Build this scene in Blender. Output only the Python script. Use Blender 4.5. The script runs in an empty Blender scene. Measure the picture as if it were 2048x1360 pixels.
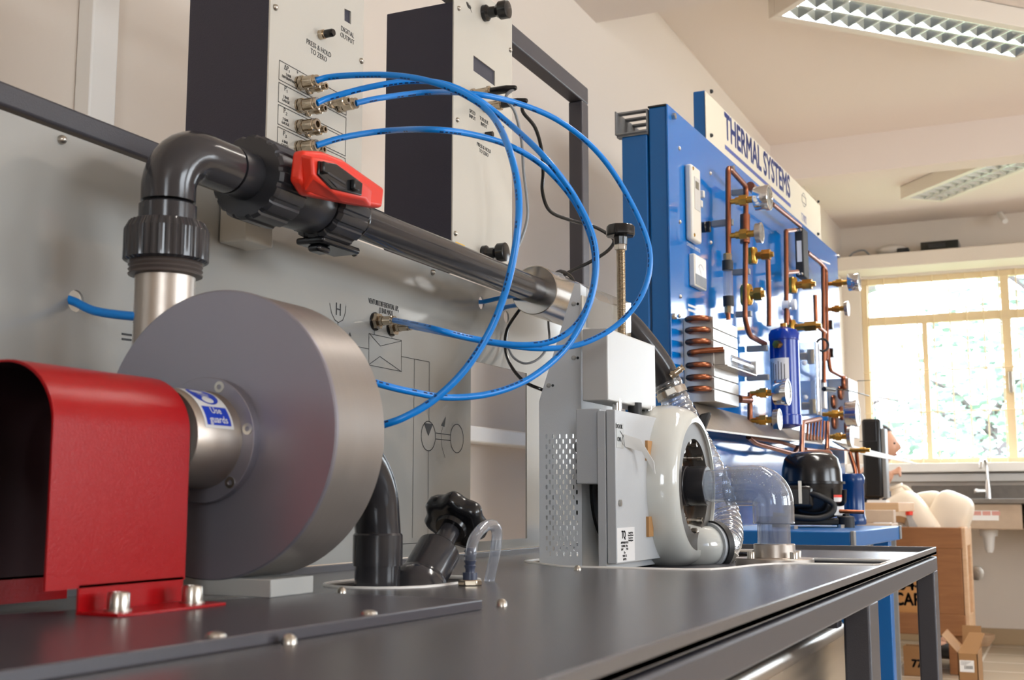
import bpy, bmesh, math, random
from mathutils import Vector, Matrix
V = Vector
R = random.Random(7)
scene = bpy.context.scene
COL = scene.collection
PI = math.pi

# ---------------------------------------------------------------- camera
F_PX = 2416.0                                   # focal length for a 2048 px wide frame
YAW = math.atan2(1116, math.hypot(F_PX, 323))   # camera turned left of the bench axis (+Y)
PIT = math.atan2(323, F_PX)                     # camera tilted up
EYE = V((0, 0, 0.905))
cam_d = bpy.data.cameras.new('camera')
cam = bpy.data.objects.new('camera', cam_d)
COL.objects.link(cam)
cam.location = EYE
cam.rotation_euler = (PI/2 + PIT, 0, YAW)
cam_d.sensor_width = 36
cam_d.lens = F_PX / 2048 * 36
cam_d.clip_start = 0.02
cam_d.dof.use_dof = True
cam_d.dof.focus_distance = 1.72
cam_d.dof.aperture_fstop = 12.5
scene.camera = cam

# ---------------------------------------------------------------- world, light, exposure
world = bpy.data.worlds.new('world')
scene.world = world
world.use_nodes = True
nt = world.node_tree
bg = nt.nodes['Background']
bg.inputs['Color'].default_value = (0.86, 0.93, 1.0, 1)
bg.inputs['Strength'].default_value = 9.5
vs = scene.view_settings
vs.view_transform = 'Standard'
vs.look = 'None'
vs.gamma = 1
vs.use_curve_mapping = False
vs.exposure = 0.68
cy = scene.cycles
cy.use_denoising = True
cy.max_bounces = 10
cy.diffuse_bounces = 5
cy.glossy_bounces = 5
cy.transparent_max_bounces = 24
cy.transmission_bounces = 6
cy.caustics_reflective = False
cy.caustics_refractive = False
cy.sample_clamp_indirect = 6.0
LAMP_W = 22.0            # watts of each fluorescent fitting

def portal(name, loc, rot, sx, sy):
    l = bpy.data.lights.new(name, 'AREA')
    l.shape = 'RECTANGLE'; l.size = sx; l.size_y = sy
    l.cycles.is_portal = True
    o = bpy.data.objects.new(name, l); COL.objects.link(o)
    o.location = loc; o.rotation_euler = rot
    return o
XW, YB, ZC, XR, YF = -1.36, 8.5, 2.80, 4.6, -3.6     # left wall, back wall, ceiling, right wall, wall behind the camera
portal('window_light', (0.30, YB + 0.12, 1.78), (-PI/2, 0, 0), 3.1, 1.3)
for py in (1.4, 4.2):
    portal('window_light', (XR + 0.12, py, 1.75), (0, PI/2, 0), 1.3, 2.0)
portal('window_light', (1.9, YF - 0.12, 1.8), (PI/2, 0, 0), 1.2, 1.4)

# ---------------------------------------------------------------- pixel -> point helpers (frame 2048 x 1360)
def ray(u, v):
    r, up = (u - 1024) / F_PX, -(v - 680) / F_PX
    y = math.cos(PIT) - up * math.sin(PIT); z = math.sin(PIT) + up * math.cos(PIT)
    return V((r * math.cos(YAW) - y * math.sin(YAW), r * math.sin(YAW) + y * math.cos(YAW), z))
def PX(u, v, x): d = ray(u, v); return EYE + d * (x / d.x)
def PY(u, v, y): d = ray(u, v); return EYE + d * (y / d.y)
def PZ(u, v, z): d = ray(u, v); return EYE + d * ((z - EYE.z) / d.z)
def PF(u, v, f): return EYE + ray(u, v) * f
def fwd(p):
    d = V(p) - EYE
    y = -d.x * math.sin(YAW) + d.y * math.cos(YAW)
    return y * math.cos(PIT) + d.z * math.sin(PIT)

# ---------------------------------------------------------------- materials
def lin(c):
    return tuple((x/12.92 if x <= 0.04045 else ((x+0.055)/1.055)**2.4) for x in [k/255 for k in c]) + (1,)
def mat(name, rgb, rough=0.5, metal=0.0, spec=0.5, bump=0.0, bscale=200.0, var=0.0, vscale=8.0, coat=0.0, aniso=None):
    m = bpy.data.materials.new(name); m.use_nodes = True
    n = m.node_tree.nodes; l = m.node_tree.links
    p = n['Principled BSDF']
    c = lin(rgb)
    p.inputs['Base Color'].default_value = c
    p.inputs['Roughness'].default_value = rough
    p.inputs['Metallic'].default_value = metal
    p.inputs['Specular IOR Level'].default_value = spec
    p.inputs['Coat Weight'].default_value = coat
    tc = n.new('ShaderNodeTexCoord')
    if var > 0:
        no = n.new('ShaderNodeTexNoise'); no.inputs['Scale'].default_value = vscale; no.inputs['Detail'].default_value = 5
        mx = n.new('ShaderNodeMix'); mx.data_type = 'RGBA'
        mx.inputs[6].default_value = tuple(x*(1-var) for x in c[:3]) + (1,)
        mx.inputs[7].default_value = tuple(min(1, x*(1+var)) for x in c[:3]) + (1,)
        l.new(tc.outputs['Object'], no.inputs['Vector']); l.new(no.outputs['Fac'], mx.inputs[0]); l.new(mx.outputs[2], p.inputs['Base Color'])
    if bump > 0:
        nb = n.new('ShaderNodeTexNoise'); nb.inputs['Scale'].default_value = bscale; nb.inputs['Detail'].default_value = 3
        bp = n.new('ShaderNodeBump'); bp.inputs['Strength'].default_value = bump; bp.inputs['Distance'].default_value = 0.002
        l.new(tc.outputs['Object'], nb.inputs['Vector']); l.new(nb.outputs['Fac'], bp.inputs['Height']); l.new(bp.outputs['Normal'], p.inputs['Normal'])
    return m
def brushed(name, rgb, rough=0.3, scale=(4, 4, 300), amt=0.25, metal=1.0):
    m = mat(name, rgb, rough, metal)
    n = m.node_tree.nodes; l = m.node_tree.links; p = n['Principled BSDF']
    tc = n.new('ShaderNodeTexCoord'); mp = n.new('ShaderNodeMapping'); mp.inputs['Scale'].default_value = scale
    no = n.new('ShaderNodeTexNoise'); no.inputs['Scale'].default_value = 1.0; no.inputs['Detail'].default_value = 4
    mr = n.new('ShaderNodeMapRange'); mr.inputs[3].default_value = rough*(1-amt); mr.inputs[4].default_value = rough*(1+amt)
    l.new(tc.outputs['Object'], mp.inputs['Vector']); l.new(mp.outputs['Vector'], no.inputs['Vector'])
    l.new(no.outputs['Fac'], mr.inputs[0]); l.new(mr.outputs[0], p.inputs['Roughness'])
    return m
def clear(name, rgb=(235, 240, 245), ior=1.45, rough=0.03, extra=0.0, haze=0.0):
    m = bpy.data.materials.new(name); m.use_nodes = True
    n = m.node_tree.nodes; l = m.node_tree.links
    n.remove(n['Principled BSDF'])
    t = n.new('ShaderNodeBsdfTransparent'); t.inputs[0].default_value = lin(rgb)
    g = n.new('ShaderNodeBsdfGlossy'); g.inputs['Roughness'].default_value = rough
    lw = n.new('ShaderNodeLayerWeight'); lw.inputs[0].default_value = 0.5
    pw = n.new('ShaderNodeMath'); pw.operation = 'POWER'; pw.inputs[1].default_value = 3.2
    sc = n.new('ShaderNodeMath'); sc.operation = 'MULTIPLY'; sc.inputs[1].default_value = (ior - 1.0)*1.6
    ad = n.new('ShaderNodeMath'); ad.operation = 'ADD'; ad.use_clamp = True; ad.inputs[1].default_value = 0.035 + extra
    mx = n.new('ShaderNodeMixShader')
    l.new(lw.outputs['Facing'], pw.inputs[0]); l.new(pw.outputs[0], sc.inputs[0]); l.new(sc.outputs[0], ad.inputs[0]); l.new(ad.outputs[0], mx.inputs[0]); l.new(t.outputs[0], mx.inputs[1]); l.new(g.outputs[0], mx.inputs[2])
    df = n.new('ShaderNodeBsdfTranslucent'); df.inputs[0].default_value = (.8, .83, .9, 1)
    d2 = n.new('ShaderNodeBsdfDiffuse'); d2.inputs[0].default_value = (.8, .83, .9, 1)
    dm = n.new('ShaderNodeMixShader'); dm.inputs[0].default_value = 0.5; l.new(df.outputs[0], dm.inputs[1]); l.new(d2.outputs[0], dm.inputs[2])
    hz = n.new('ShaderNodeMixShader'); hz.inputs[0].default_value = haze; l.new(mx.outputs[0], hz.inputs[1]); l.new(dm.outputs[0], hz.inputs[2])
    l.new((hz if haze > 0 else mx).outputs[0], n['Material Output'].inputs[0])
    return m
def emit(name, rgb, s):
    m = mat(name, rgb, 0.5)
    p = m.node_tree.nodes['Principled BSDF']
    p.inputs['Emission Color'].default_value = lin(rgb); p.inputs['Emission Strength'].default_value = s
    return m
def wood(name, a, b, scale=(3, 3, 40), rough=0.6):
    m = mat(name, a, rough); n = m.node_tree.nodes; l = m.node_tree.links; p = n['Principled BSDF']
    tc = n.new('ShaderNodeTexCoord'); mp = n.new('ShaderNodeMapping'); mp.inputs['Scale'].default_value = scale
    no = n.new('ShaderNodeTexNoise'); no.inputs['Scale'].default_value = 1.0; no.inputs['Detail'].default_value = 6; no.inputs['Distortion'].default_value = 1.2
    mx = n.new('ShaderNodeMix'); mx.data_type = 'RGBA'; mx.inputs[6].default_value = lin(a); mx.inputs[7].default_value = lin(b)
    l.new(tc.outputs['Object'], mp.inputs['Vector']); l.new(mp.outputs['Vector'], no.inputs['Vector']); l.new(no.outputs['Fac'], mx.inputs[0]); l.new(mx.outputs[2], p.inputs['Base Color'])
    return m

M = {}
M['wall'] = mat('wall_paint', (222, 211, 199), 0.75, bump=0.35, bscale=22, var=0.02, vscale=1.5)
M['ceil'] = mat('ceiling_paint', (230, 219, 211), 0.8)
M['trunk'] = mat('white_plastic_trunking', (236, 234, 230), 0.4)
M['trim'] = mat('white_gloss_trim', (242, 240, 236), 0.35)
M['bench'] = mat('dark_grey_powder_coat', (92, 91, 94), 0.27, spec=0.6, bump=0.06, bscale=900)
M['plate'] = mat('charcoal_plate', (74, 71, 77), 0.3, bump=0.06, bscale=900)
M['frame'] = mat('slate_powder_coat', (62, 60, 66), 0.42, bump=0.2, bscale=900)
M['panel'] = mat('light_grey_gloss_panel', (164, 164, 160), 0.1, spec=0.7)
M['face'] = mat('cream_grey_fascia', (202, 198, 188), 0.2, spec=0.5, bump=0.05, bscale=500)
M['navy'] = mat('navy_textured_paint', (44, 43, 58), 0.55, bump=0.3, bscale=900)
M['ink'] = mat('black_ink', (28, 28, 30), 0.6)
M['red'] = mat('red_powder_coat', (166, 8, 16), 0.28, spec=0.28, bump=0.12, bscale=700)
M['drum'] = brushed('grey_turned_metal', (146, 143, 152), 0.38, (3, 3, 3), 0.1, 0.6)
M['ringmetal'] = brushed('grey_anodised_ring', (96, 92, 88), 0.42, (3, 3, 3), 0.1, 0.4)
M['traymetal'] = brushed('dull_stainless_tray', (150, 140, 128), 0.42, (4, 60, 4), 0.2, 0.8)
M['drumside'] = brushed('grey_brushed_metal', (158, 151, 145), 0.36, (6, 500, 6), 0.3, 0.7)
M['alu'] = brushed('satin_aluminium', (188, 178, 168), 0.4, (4, 4, 200), 0.15)
M['steel'] = brushed('stainless_steel', (196, 190, 182), 0.24, (3, 3, 120), 0.2)
M['chrome'] = mat('chrome', (215, 215, 215), 0.12, 1.0)
M['bolt'] = mat('zinc_bolt', (190, 184, 174), 0.28, 1.0)
M['nickel'] = mat('nickel_plated_brass', (186, 172, 152), 0.22, 1.0)
M['pvc'] = mat('dark_grey_pvc', (52, 51, 54), 0.16, spec=0.5)
M['pvcdark'] = mat('charcoal_plastic', (46, 46, 50), 0.3)
M['black'] = mat('black_plastic', (20, 20, 22), 0.2)
M['matt'] = mat('matt_black_rubber_and_gap_shade', (26, 26, 27), 0.55)
M['redplastic'] = mat('orange_red_plastic', (232, 54, 32), 0.42)
M['hose'] = mat('blue_nylon_hose', (0, 134, 228), 0.28, spec=0.5)
M['hoseink'] = mat('dark_hose_print', (8, 36, 88), 0.4)
M['blocks'] = mat('pale_grey_block', (176, 176, 172), 0.45)
M['white'] = mat('white_powder_coat', (184, 187, 190), 0.4, bump=0.1, bscale=800)
M['whitebox'] = mat('warm_white_paint', (186, 185, 182), 0.35)
M['gloss'] = mat('white_gelcoat', (208, 209, 203), 0.08, spec=0.6)
M['label'] = mat('label_white', (226, 226, 226), 0.4)
M['labelblue'] = mat('label_blue', (18, 62, 190), 0.35)
M['grey'] = mat('mid_grey_plastic', (122, 124, 126), 0.4)
M['rig'] = mat('blue_gloss_panel', (0, 104, 184), 0.09, spec=0.7)
M['rigframe'] = mat('blue_powder_coat', (0, 92, 160), 0.35)
M['sign'] = mat('sign_cream', (222, 215, 196), 0.3)
M['signblue'] = mat('sign_blue', (66, 84, 156), 0.4)
M['copper'] = mat('copper_pipe', (150, 92, 66), 0.34, 1.0, var=0.45, vscale=25)
M['brass'] = mat('brass', (190, 148, 70), 0.25, 1.0, var=0.15, vscale=40)
M['fins'] = brushed('aluminium_fins', (196, 194, 190), 0.35, (80, 80, 6), 0.3)
M['receiver'] = mat('deep_blue_enamel', (0, 50, 150), 0.2)
M['accum'] = mat('navy_enamel', (6, 56, 112), 0.25)
M['ivory'] = mat('ivory_plastic', (216, 210, 198), 0.35)
M['glass'] = clear('window_glass', (248, 250, 252), 1.3, 0.0)
M['acrylic'] = clear('clear_acrylic', (232, 237, 244), 1.7, 0.04, 0.03, 0.15)
M['vent'] = clear('clear_vent_tube', (236, 240, 246), 2.3, 0.05, 0.06, 0.2)
M['guardwhite'] = mat('white_guard_paint', (222, 225, 228), 0.4, bump=0.1, bscale=800)
M['ply'] = wood('plywood_panel', (196, 146, 88), (172, 120, 66), (3, 3, 18))
M['screen_clear'] = clear('clear_safety_screen', (232, 234, 236), 1.5, 0.02, 0.03, 0.04)
M['ribbed'] = clear('clear_ribbed_hose', (238, 240, 242), 1.8, 0.08, 0.14, 0.12)
M['inside_shade'] = mat('guard_inside_shade', (46, 6, 10), 0.7)  # shade inside the red guard, painted as near-black maroon
M['blade'] = mat('silver_louvre_blade', (210, 216, 214), 0.17, 1.0)
M['acrylic2'] = clear('clear_pvc_tube', (228, 234, 242), 1.6, 0.06, 0.05, 0.12)
M['tint'] = clear('smoked_window', (228, 208, 186), 1.6, 0.02, 0.10)
M['winframe'] = mat('cream_window_paint', (228, 206, 168), 0.5)
M['crate'] = wood('pine_crate', (158, 108, 66), (120, 76, 42), (4, 4, 40))
M['crateside'] = wood('pine_plank', (222, 190, 158), (186, 148, 110), (4, 4, 40))
M['benchwood'] = wood('pale_bench_wood', (200, 168, 132), (176, 140, 104))
M['board'] = mat('brown_cardboard', (150, 112, 72), 0.8, var=0.08, vscale=10)
M['jerry'] = mat('cream_translucent_plastic', (230, 217, 199), 0.4)
M['stone'] = mat('beige_stone', (178, 158, 138), 0.6, var=0.15, vscale=18)
M['granite'] = mat('dark_grey_stone', (112, 106, 100), 0.45, var=0.3, vscale=25)
M['skin'] = mat('skin', (206, 158, 132), 0.5)
M['hair'] = mat('dark_hair', (36, 28, 24), 0.7)
M['shirt'] = mat('dark_jumper', (40, 44, 60), 0.85)
M['leaf'] = mat('leaf_green', (122, 142, 130), 0.6, var=0.3, vscale=3)
M['bark'] = mat('grey_bark', (84, 76, 74), 0.8, var=0.2, vscale=12)
M['grass'] = mat('lawn', (120, 132, 100), 0.9)
M['tube_lit'] = emit('lit_fluorescent_tube', (255, 250, 240), 14)
M['reflector'] = mat('mirror_louvre', (225, 230, 228), 0.16, 1.0)
M['fitting'] = mat('fitting_enamel', (226, 218, 206), 0.4)
M['screen'] = mat('lcd_grey', (112, 110, 96), 0.15)
M['yellow'] = mat('yellow_label', (228, 178, 40), 0.5)
M['tan'] = mat('tan_gasket', (176, 130, 78), 0.6)
M['sticker_red'] = mat('faded_red_print', (206, 150, 142), 0.6)
M['cable_grey'] = mat('grey_cable', (128, 130, 132), 0.35)

def tile_mat():
    m = mat('floor_tile', (186, 172, 152), 0.22)
    n = m.node_tree.nodes; l = m.node_tree.links; p = n['Principled BSDF']
    tc = n.new('ShaderNodeTexCoord'); mp = n.new('ShaderNodeMapping')
    br = n.new('ShaderNodeTexBrick'); br.offset = 0; br.inputs['Scale'].default_value = 1
    br.inputs['Brick Width'].default_value = 0.4; br.inputs['Row Height'].default_value = 0.4; br.inputs['Mortar Size'].default_value = 0.007
    br.inputs['Color1'].default_value = lin((190, 176, 156)); br.inputs['Color2'].default_value = lin((182, 168, 148)); br.inputs['Mortar'].default_value = lin((236, 228, 214))
    mp.inputs['Location'].default_value = (0.13, 0.1, 0)
    l.new(tc.outputs['Object'], mp.inputs['Vector']); l.new(mp.outputs['Vector'], br.inputs['Vector']); l.new(br.outputs['Color'], p.inputs['Base Color'])
    return m
M['tile'] = tile_mat()
M['skirt'] = mat('beige_skirting_tile', (176, 152, 120), 0.3)

# ---------------------------------------------------------------- mesh builder
def frame_of(d):
    d = V(d).normalized()
    a = V((0, 0, 1)) if abs(d.z) < 0.9 else V((1, 0, 0))
    x = a.cross(d).normalized(); y = d.cross(x).normalized()
    return x, y, d
def spline(pts, sub):
    pts = [V(p) for p in pts]
    if len(pts) < 3 or sub < 2: return pts
    out = []
    for i in range(len(pts) - 1):
        p0 = pts[i-1] if i > 0 else pts[0]*2 - pts[1]
        p1, p2 = pts[i], pts[i+1]
        p3 = pts[i+2] if i + 2 < len(pts) else pts[-1]*2 - pts[-2]
        for k in range(sub):
            t = k / sub
            out.append(0.5*((2*p1) + (p2-p0)*t + (2*p0-5*p1+4*p2-p3)*t*t + (3*p1-p0-3*p2+p3)*t*t*t))
    out.append(pts[-1])
    return out
def fillet(pts, r, n=6):
    pts = [V(p) for p in pts]; out = [pts[0]]
    for i in range(1, len(pts) - 1):
        a, b, c = pts[i-1], pts[i], pts[i+1]
        rr = min(r, (a-b).length*0.49, (c-b).length*0.49)
        p = b + (a-b).normalized()*rr; q = b + (c-b).normalized()*rr
        for k in range(n + 1):
            t = k/n; out.append(p*(1-t)**2 + b*2*t*(1-t) + q*t*t)
    out.append(pts[-1]); return out
def ink(o, b, m):
    """print a pattern into the surface of part o (same mesh, second material)"""
    bm = b.bm; c = WL[o.name]
    bmesh.ops.translate(bm, verts=bm.verts[:], vec=-c)
    k = len(o.data.materials); o.data.materials.append(m)
    me = bpy.data.meshes.new('ink'); bm.to_mesh(me); bm.free()
    b2 = bmesh.new(); b2.from_mesh(o.data); n0 = len(b2.faces); b2.from_mesh(me); b2.faces.ensure_lookup_table()
    for f in b2.faces[n0:]: f.material_index = k; f.smooth = False
    b2.to_mesh(o.data); b2.free(); bpy.data.meshes.remove(me)
class B:
    def __init__(s): s.bm = bmesh.new()
    def obox(s, c, ax, h):
        c = V(c); ax = [V(a).normalized() for a in ax]
        vs_ = [s.bm.verts.new(c + ax[0]*h[0]*i + ax[1]*h[1]*j + ax[2]*h[2]*k) for i in (-1, 1) for j in (-1, 1) for k in (-1, 1)]
        for f in ((0,1,3,2), (4,6,7,5), (0,4,5,1), (2,3,7,6), (0,2,6,4), (1,5,7,3)): s.bm.faces.new([vs_[i] for i in f])
        return s
    def box(s, x0, x1, y0, y1, z0, z1):
        return s.obox(((x0+x1)/2, (y0+y1)/2, (z0+z1)/2), (V((1,0,0)), V((0,1,0)), V((0,0,1))), (abs(x1-x0)/2, abs(y1-y0)/2, abs(z1-z0)/2))
    def rings(s, rings, caps=True, closed=False):
        rv = [[s.bm.verts.new(p) for p in r] for r in rings]
        n = len(rv[0])
        for a, b in list(zip(rv, rv[1:])) + ([(rv[-1], rv[0])] if closed else []):
            for i in range(n): s.bm.faces.new((a[i], a[(i+1) % n], b[(i+1) % n], b[i]))
        if caps and not closed:
            s.bm.faces.new(list(reversed(rv[0]))); s.bm.faces.new(rv[-1])
        return s
    def lathe(s, p, d, prof, n=32, caps=True):
        x, y, d = frame_of(d); p = V(p)
        return s.rings([[p + d*h + (x*math.cos(2*PI*i/n) + y*math.sin(2*PI*i/n))*max(r, 1e-5) for i in range(n)] for h, r in prof], caps)
    def cyl(s, p0, p1, r, r1=None, n=24):
        p0, p1 = V(p0), V(p1); d = p1 - p0
        return s.lathe(p0, d, [(0, r), (d.length, r if r1 is None else r1)], n)
    def tube(s, pts, r, n=12, sub=6, caps=True, closed=False):
        P = spline(pts, sub) if not closed else [V(p) for p in pts]
        T = []
        for i in range(len(P)):
            a = P[i-1] if (i > 0 or closed) else P[i]; b = P[(i+1) % len(P)] if (i+1 < len(P) or closed) else P[i]
            T.append((b-a).normalized())
        x, y, _ = frame_of(T[0]); rs = []
        for i, (p, t) in enumerate(zip(P, T)):
            if i:
                q = T[i-1].rotation_difference(t); x = q @ x
            x = (x - t*x.dot(t)).normalized(); y = t.cross(x)
            rr = r(i/(len(P)-1)) if callable(r) else r
            rs.append([p + (x*math.cos(2*PI*k/n) + y*math.sin(2*PI*k/n))*rr for k in range(n)])
        return s.rings(rs, caps, closed)
    def ring(s, c, d, R_, r, n=40, m=10):
        x, y, d = frame_of(d); c = V(c)
        return s.rings([[c + (x*math.cos(2*PI*i/n) + y*math.sin(2*PI*i/n))*(R_ + r*math.cos(2*PI*j/m)) + d*r*math.sin(2*PI*j/m) for j in range(m)] for i in range(n)], closed=True)
    def prism(s, pts, vec):
        vec = V(vec)
        return s.rings([[V(p) for p in pts], [V(p) + vec for p in pts]])
    def sphere(s, c, r, sc=(1, 1, 1), u=20, v=12):
        mtx = Matrix.Translation(V(c)) @ Matrix.Diagonal(V((r*sc[0], r*sc[1], r*sc[2], 1)))
        bmesh.ops.create_uvsphere(s.bm, u_segments=u, v_segments=v, radius=1, matrix=mtx); return s
    def hexn(s, p, d, h, r): return s.lathe(p, d, [(0, r), (h, r)], 6)
    def capscrew(s, p, d, r, h):
        return s.lathe(p, d, [(0, r), (h*0.9, r), (h, r*0.9), (h, r*0.5), (h*0.5, r*0.45)], 16)
    def dome(s, p, d, r, h): return s.lathe(p, d, [(0, r), (h*0.5, r*0.92), (h*0.85, r*0.6), (h, r*0.15)], 14)

WL = {}
def wloc(o): return WL.get(o.name, V((0, 0, 0)))
def obj(name, b, m, parent=None, bevel=0.0, seg=2, smooth=35):
    bm = b.bm if isinstance(b, B) else b
    bmesh.ops.recalc_face_normals(bm, faces=bm.faces[:])
    me = bpy.data.meshes.new(name); bm.to_mesh(me); bm.free()
    return link_mesh(name, me, m, parent, bevel, seg, smooth)
def link_mesh(name, me, m, parent=None, bevel=0.0, seg=2, smooth=35):
    xs = [v.co for v in me.vertices]
    lo = V([min(c[i] for c in xs) for i in range(3)]); hi = V([max(c[i] for c in xs) for i in range(3)])
    c = V(((lo.x+hi.x)/2, (lo.y+hi.y)/2, lo.z))
    me.transform(Matrix.Translation(-c))
    me.materials.clear(); me.materials.append(m)
    if smooth:
        me.shade_smooth(); me.set_sharp_from_angle(angle=math.radians(smooth))
    o = bpy.data.objects.new(name, me); COL.objects.link(o)
    WL[o.name] = c
    if parent: o.parent = parent; o.location = c - wloc(parent)
    else: o.location = c
    if bevel:
        md = o.modifiers.new('bevel', 'BEVEL'); md.width = bevel; md.segments = seg; md.limit_method = 'ANGLE'; md.angle_limit = math.radians(40)
    return o
def thing(name, loc, label, cat, group=None):
    o = bpy.data.objects.new(name, None); COL.objects.link(o); o.empty_display_size = 0.05
    o.location = V(loc); WL[o.name] = V(loc)
    return tag(o, label, cat, group)
def tag(o, label, cat, group=None):
    o['label'] = label; o['category'] = cat
    if group: o['group'] = group
    return o
def struct(name, b, m, parent=None, **k):
    o = obj(name, b, m, parent, **k)
    if not parent: o['kind'] = 'structure'
    return o
def lab(o, s): o['label'] = s; return o
def cmesh(cu, name='tmp'):
    t = bpy.data.objects.new(name, cu); COL.objects.link(t)
    dg = bpy.context.evaluated_depsgraph_get(); dg.update()
    me = bpy.data.meshes.new_from_object(t.evaluated_get(dg))
    bpy.data.objects.remove(t); bpy.data.curves.remove(cu)
    return me
def plane_mtx(o, ux, uy):
    ux, uy = V(ux).normalized(), V(uy).normalized(); n = ux.cross(uy)
    return Matrix(((ux.x, uy.x, n.x, o[0]), (ux.y, uy.y, n.y, o[1]), (ux.z, uy.z, n.z, o[2]), (0, 0, 0, 1)))
def sheet_mesh(loops, t, o, ux, uy):
    """flat plate with holes: loops of (a, b) in plane coordinates, thickness t centred on the plane"""
    cu = bpy.data.curves.new('sheet', 'CURVE'); cu.dimensions = '2D'; cu.fill_mode = 'BOTH'; cu.extrude = t/2
    for lp in loops:
        sp = cu.splines.new('POLY'); sp.points.add(len(lp) - 1); sp.use_cyclic_u = True
        for q, (a, b_) in zip(sp.points, lp): q.co = (a, b_, 0, 1)
    me = cmesh(cu); me.transform(plane_mtx(o, ux, uy)); return me
def sheet(name, loops, t, o, ux, uy, m, parent=None, bevel=0.0):
    return link_mesh(name, sheet_mesh(loops, t, o, ux, uy), m, parent, bevel)
def thicken(me, w):
    b2 = bmesh.new()
    for dx, dy in ((-w, 0), (w, 0), (0, -w), (0, w), (-w*.5, 0), (w*.5, 0)):
        n0 = len(b2.verts); b2.from_mesh(me); b2.verts.ensure_lookup_table()
        for v in b2.verts[n0:]: v.co += V((dx, dy, 0))
    b2.to_mesh(me); b2.free(); return me
def text(name, s, o, ux, uy, size, m, parent, align='CENTER', bold=0.0, xs=1.0, th=0.0002, spacing=1.0):
    cu = bpy.data.curves.new('t', 'FONT'); cu.body = s; cu.size = size; cu.align_x = align; cu.align_y = 'CENTER'
    cu.offset = 0 if bold else -size*0.012; cu.extrude = th; cu.space_line = 0.95; cu.resolution_u = 3; cu.space_character = spacing
    me = cmesh(cu)
    if bold: me = thicken(me, bold)
    if xs != 1.0: me.transform(Matrix.Diagonal(V((xs, 1, 1, 1))))
    me.transform(plane_mtx(o, ux, uy))
    return link_mesh(name, me, m, parent, smooth=0)
def obround(cx, cy_, w, h, n=6):
    r = min(w, h)/2; out = []
    if h >= w:
        for k in range(n+1): a = PI*k/n; out.append((cx + r*math.cos(a), cy_ + h/2 - r + r*math.sin(a)))
        for k in range(n+1): a = PI + PI*k/n; out.append((cx + r*math.cos(a), cy_ - h/2 + r + r*math.sin(a)))
    else:
        for k in range(n+1): a = -PI/2 + PI*k/n; out.append((cx + w/2 - r + r*math.cos(a), cy_ + r*math.sin(a)))
        for k in range(n+1): a = PI/2 + PI*k/n; out.append((cx - w/2 + r + r*math.cos(a), cy_ + r*math.sin(a)))
    return out
def circ(cx, cy_, r, n=28): return [(cx + r*math.cos(2*PI*k/n), cy_ + r*math.sin(2*PI*k/n)) for k in range(n)]
def rect(a0, a1, b0, b1): return [(a0, b0), (a1, b0), (a1, b1), (a0, b1)]
def line_strip(b, pts, w, n, closed=False):
    """thin printed line through 3D points lying in a plane with normal n"""
    n = V(n).normalized(); pts = [V(p) for p in pts]
    if closed: pts = pts + [pts[0]]
    for p, q in zip(pts, pts[1:]):
        d = (q-p)
        if d.length < 1e-6: continue
        e = d.normalized(); s_ = e.cross(n)*w/2; p2 = p - e*w/2; q2 = q + e*w/2
        b.bm.faces.new([b.bm.verts.new(x) for x in (p2-s_, q2-s_, q2+s_, p2+s_)])
X3, Y3, Z3 = V((1,0,0)), V((0,1,0)), V((0,0,1))

# ================================================================ room shell
struct('floor', B().box(XW, XR, YF, YB, -0.06, 0), M['tile'], smooth=0)
struct('ceiling', B().box(XW - 0.1, XR + 0.2, YF - 0.1, YB + 0.2, ZC, ZC + 0.1), M['ceil'], smooth=0)
struct('wall_left', B().box(XW - 0.1, XW, YF, YB, -0.06, ZC), M['wall'], smooth=0)
o = sheet('wall_front', [rect(XW - 0.1, XR + 0.2, -0.06, ZC), rect(1.3, 2.5, 1.1, 2.5)], 0.1, (0, YF - 0.05, 0), X3, Z3, M['wall']); o['kind'] = 'structure'
WX0, WX1, WZ0, WZ1 = -1.24, 1.84, 1.155, 2.43
o = sheet('wall_back', [rect(-XR - 0.2, -XW + 0.1, -0.06, ZC), rect(-WX1, -WX0, WZ0, WZ1)], 0.2, (0, YB + 0.1, 0), -X3, Z3, M['wall']); o['kind'] = 'structure'
o = sheet('wall_right', [rect(YF - 0.1, YB + 0.2, -0.06, ZC)] + [rect(py - 1, py + 1, 1.1, 2.4) for py in (1.4, 4.2)], 0.2, (XR + 0.1, 0, 0), Y3, Z3, M['wall']); o['kind'] = 'structure'
struct('trim_1', B().box(XW, XR, 3.35, 3.65, 2.50, ZC), M['ceil'], smooth=0)                 # near ceiling beam
struct('trim_2', B().box(XW, XR, 6.30, 6.46, 2.60, ZC), M['ceil'], smooth=0)                 # far ceiling beam
struct('trim_3', B().box(XW, XR, 8.20, YB, 2.445, 2.54), M['wall'], bevel=0.006)             # boxed lintel shelf over the window
struct('trim_4', B().box(XW, XR, 8.36, YB, 1.095, 1.155), M['trim'], bevel=0.006)            # window sill
struct('trim_5', B().box(XW, XR, 8.44, YB, 1.035, 1.085), M['trunk'], bevel=0.004)           # trunking under the sill
struct('baseboard_back', B().box(XW, XR, YB - 0.015, YB, 0, 0.10), M['skirt'], bevel=0.002)
pa, pb = PX(178, 100, XW + 0.03), PX(235, 100, XW + 0.03)
struct('trim_6', B().box(XW, XW + 0.032, pa.y + 0.004, pb.y, 0.9, ZC), M['trunk'], bevel=0.003)   # vertical trunking
pa, pb = PX(1000, 858, XW + 0.05), PX(1000, 889, XW + 0.05)
struct('trim_7', B().box(XW, XW + 0.05, 0.2, YB - 0.1, pb.z, pa.z), M['trunk'], bevel=0.004)      # wall trunking behind the bench
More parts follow.
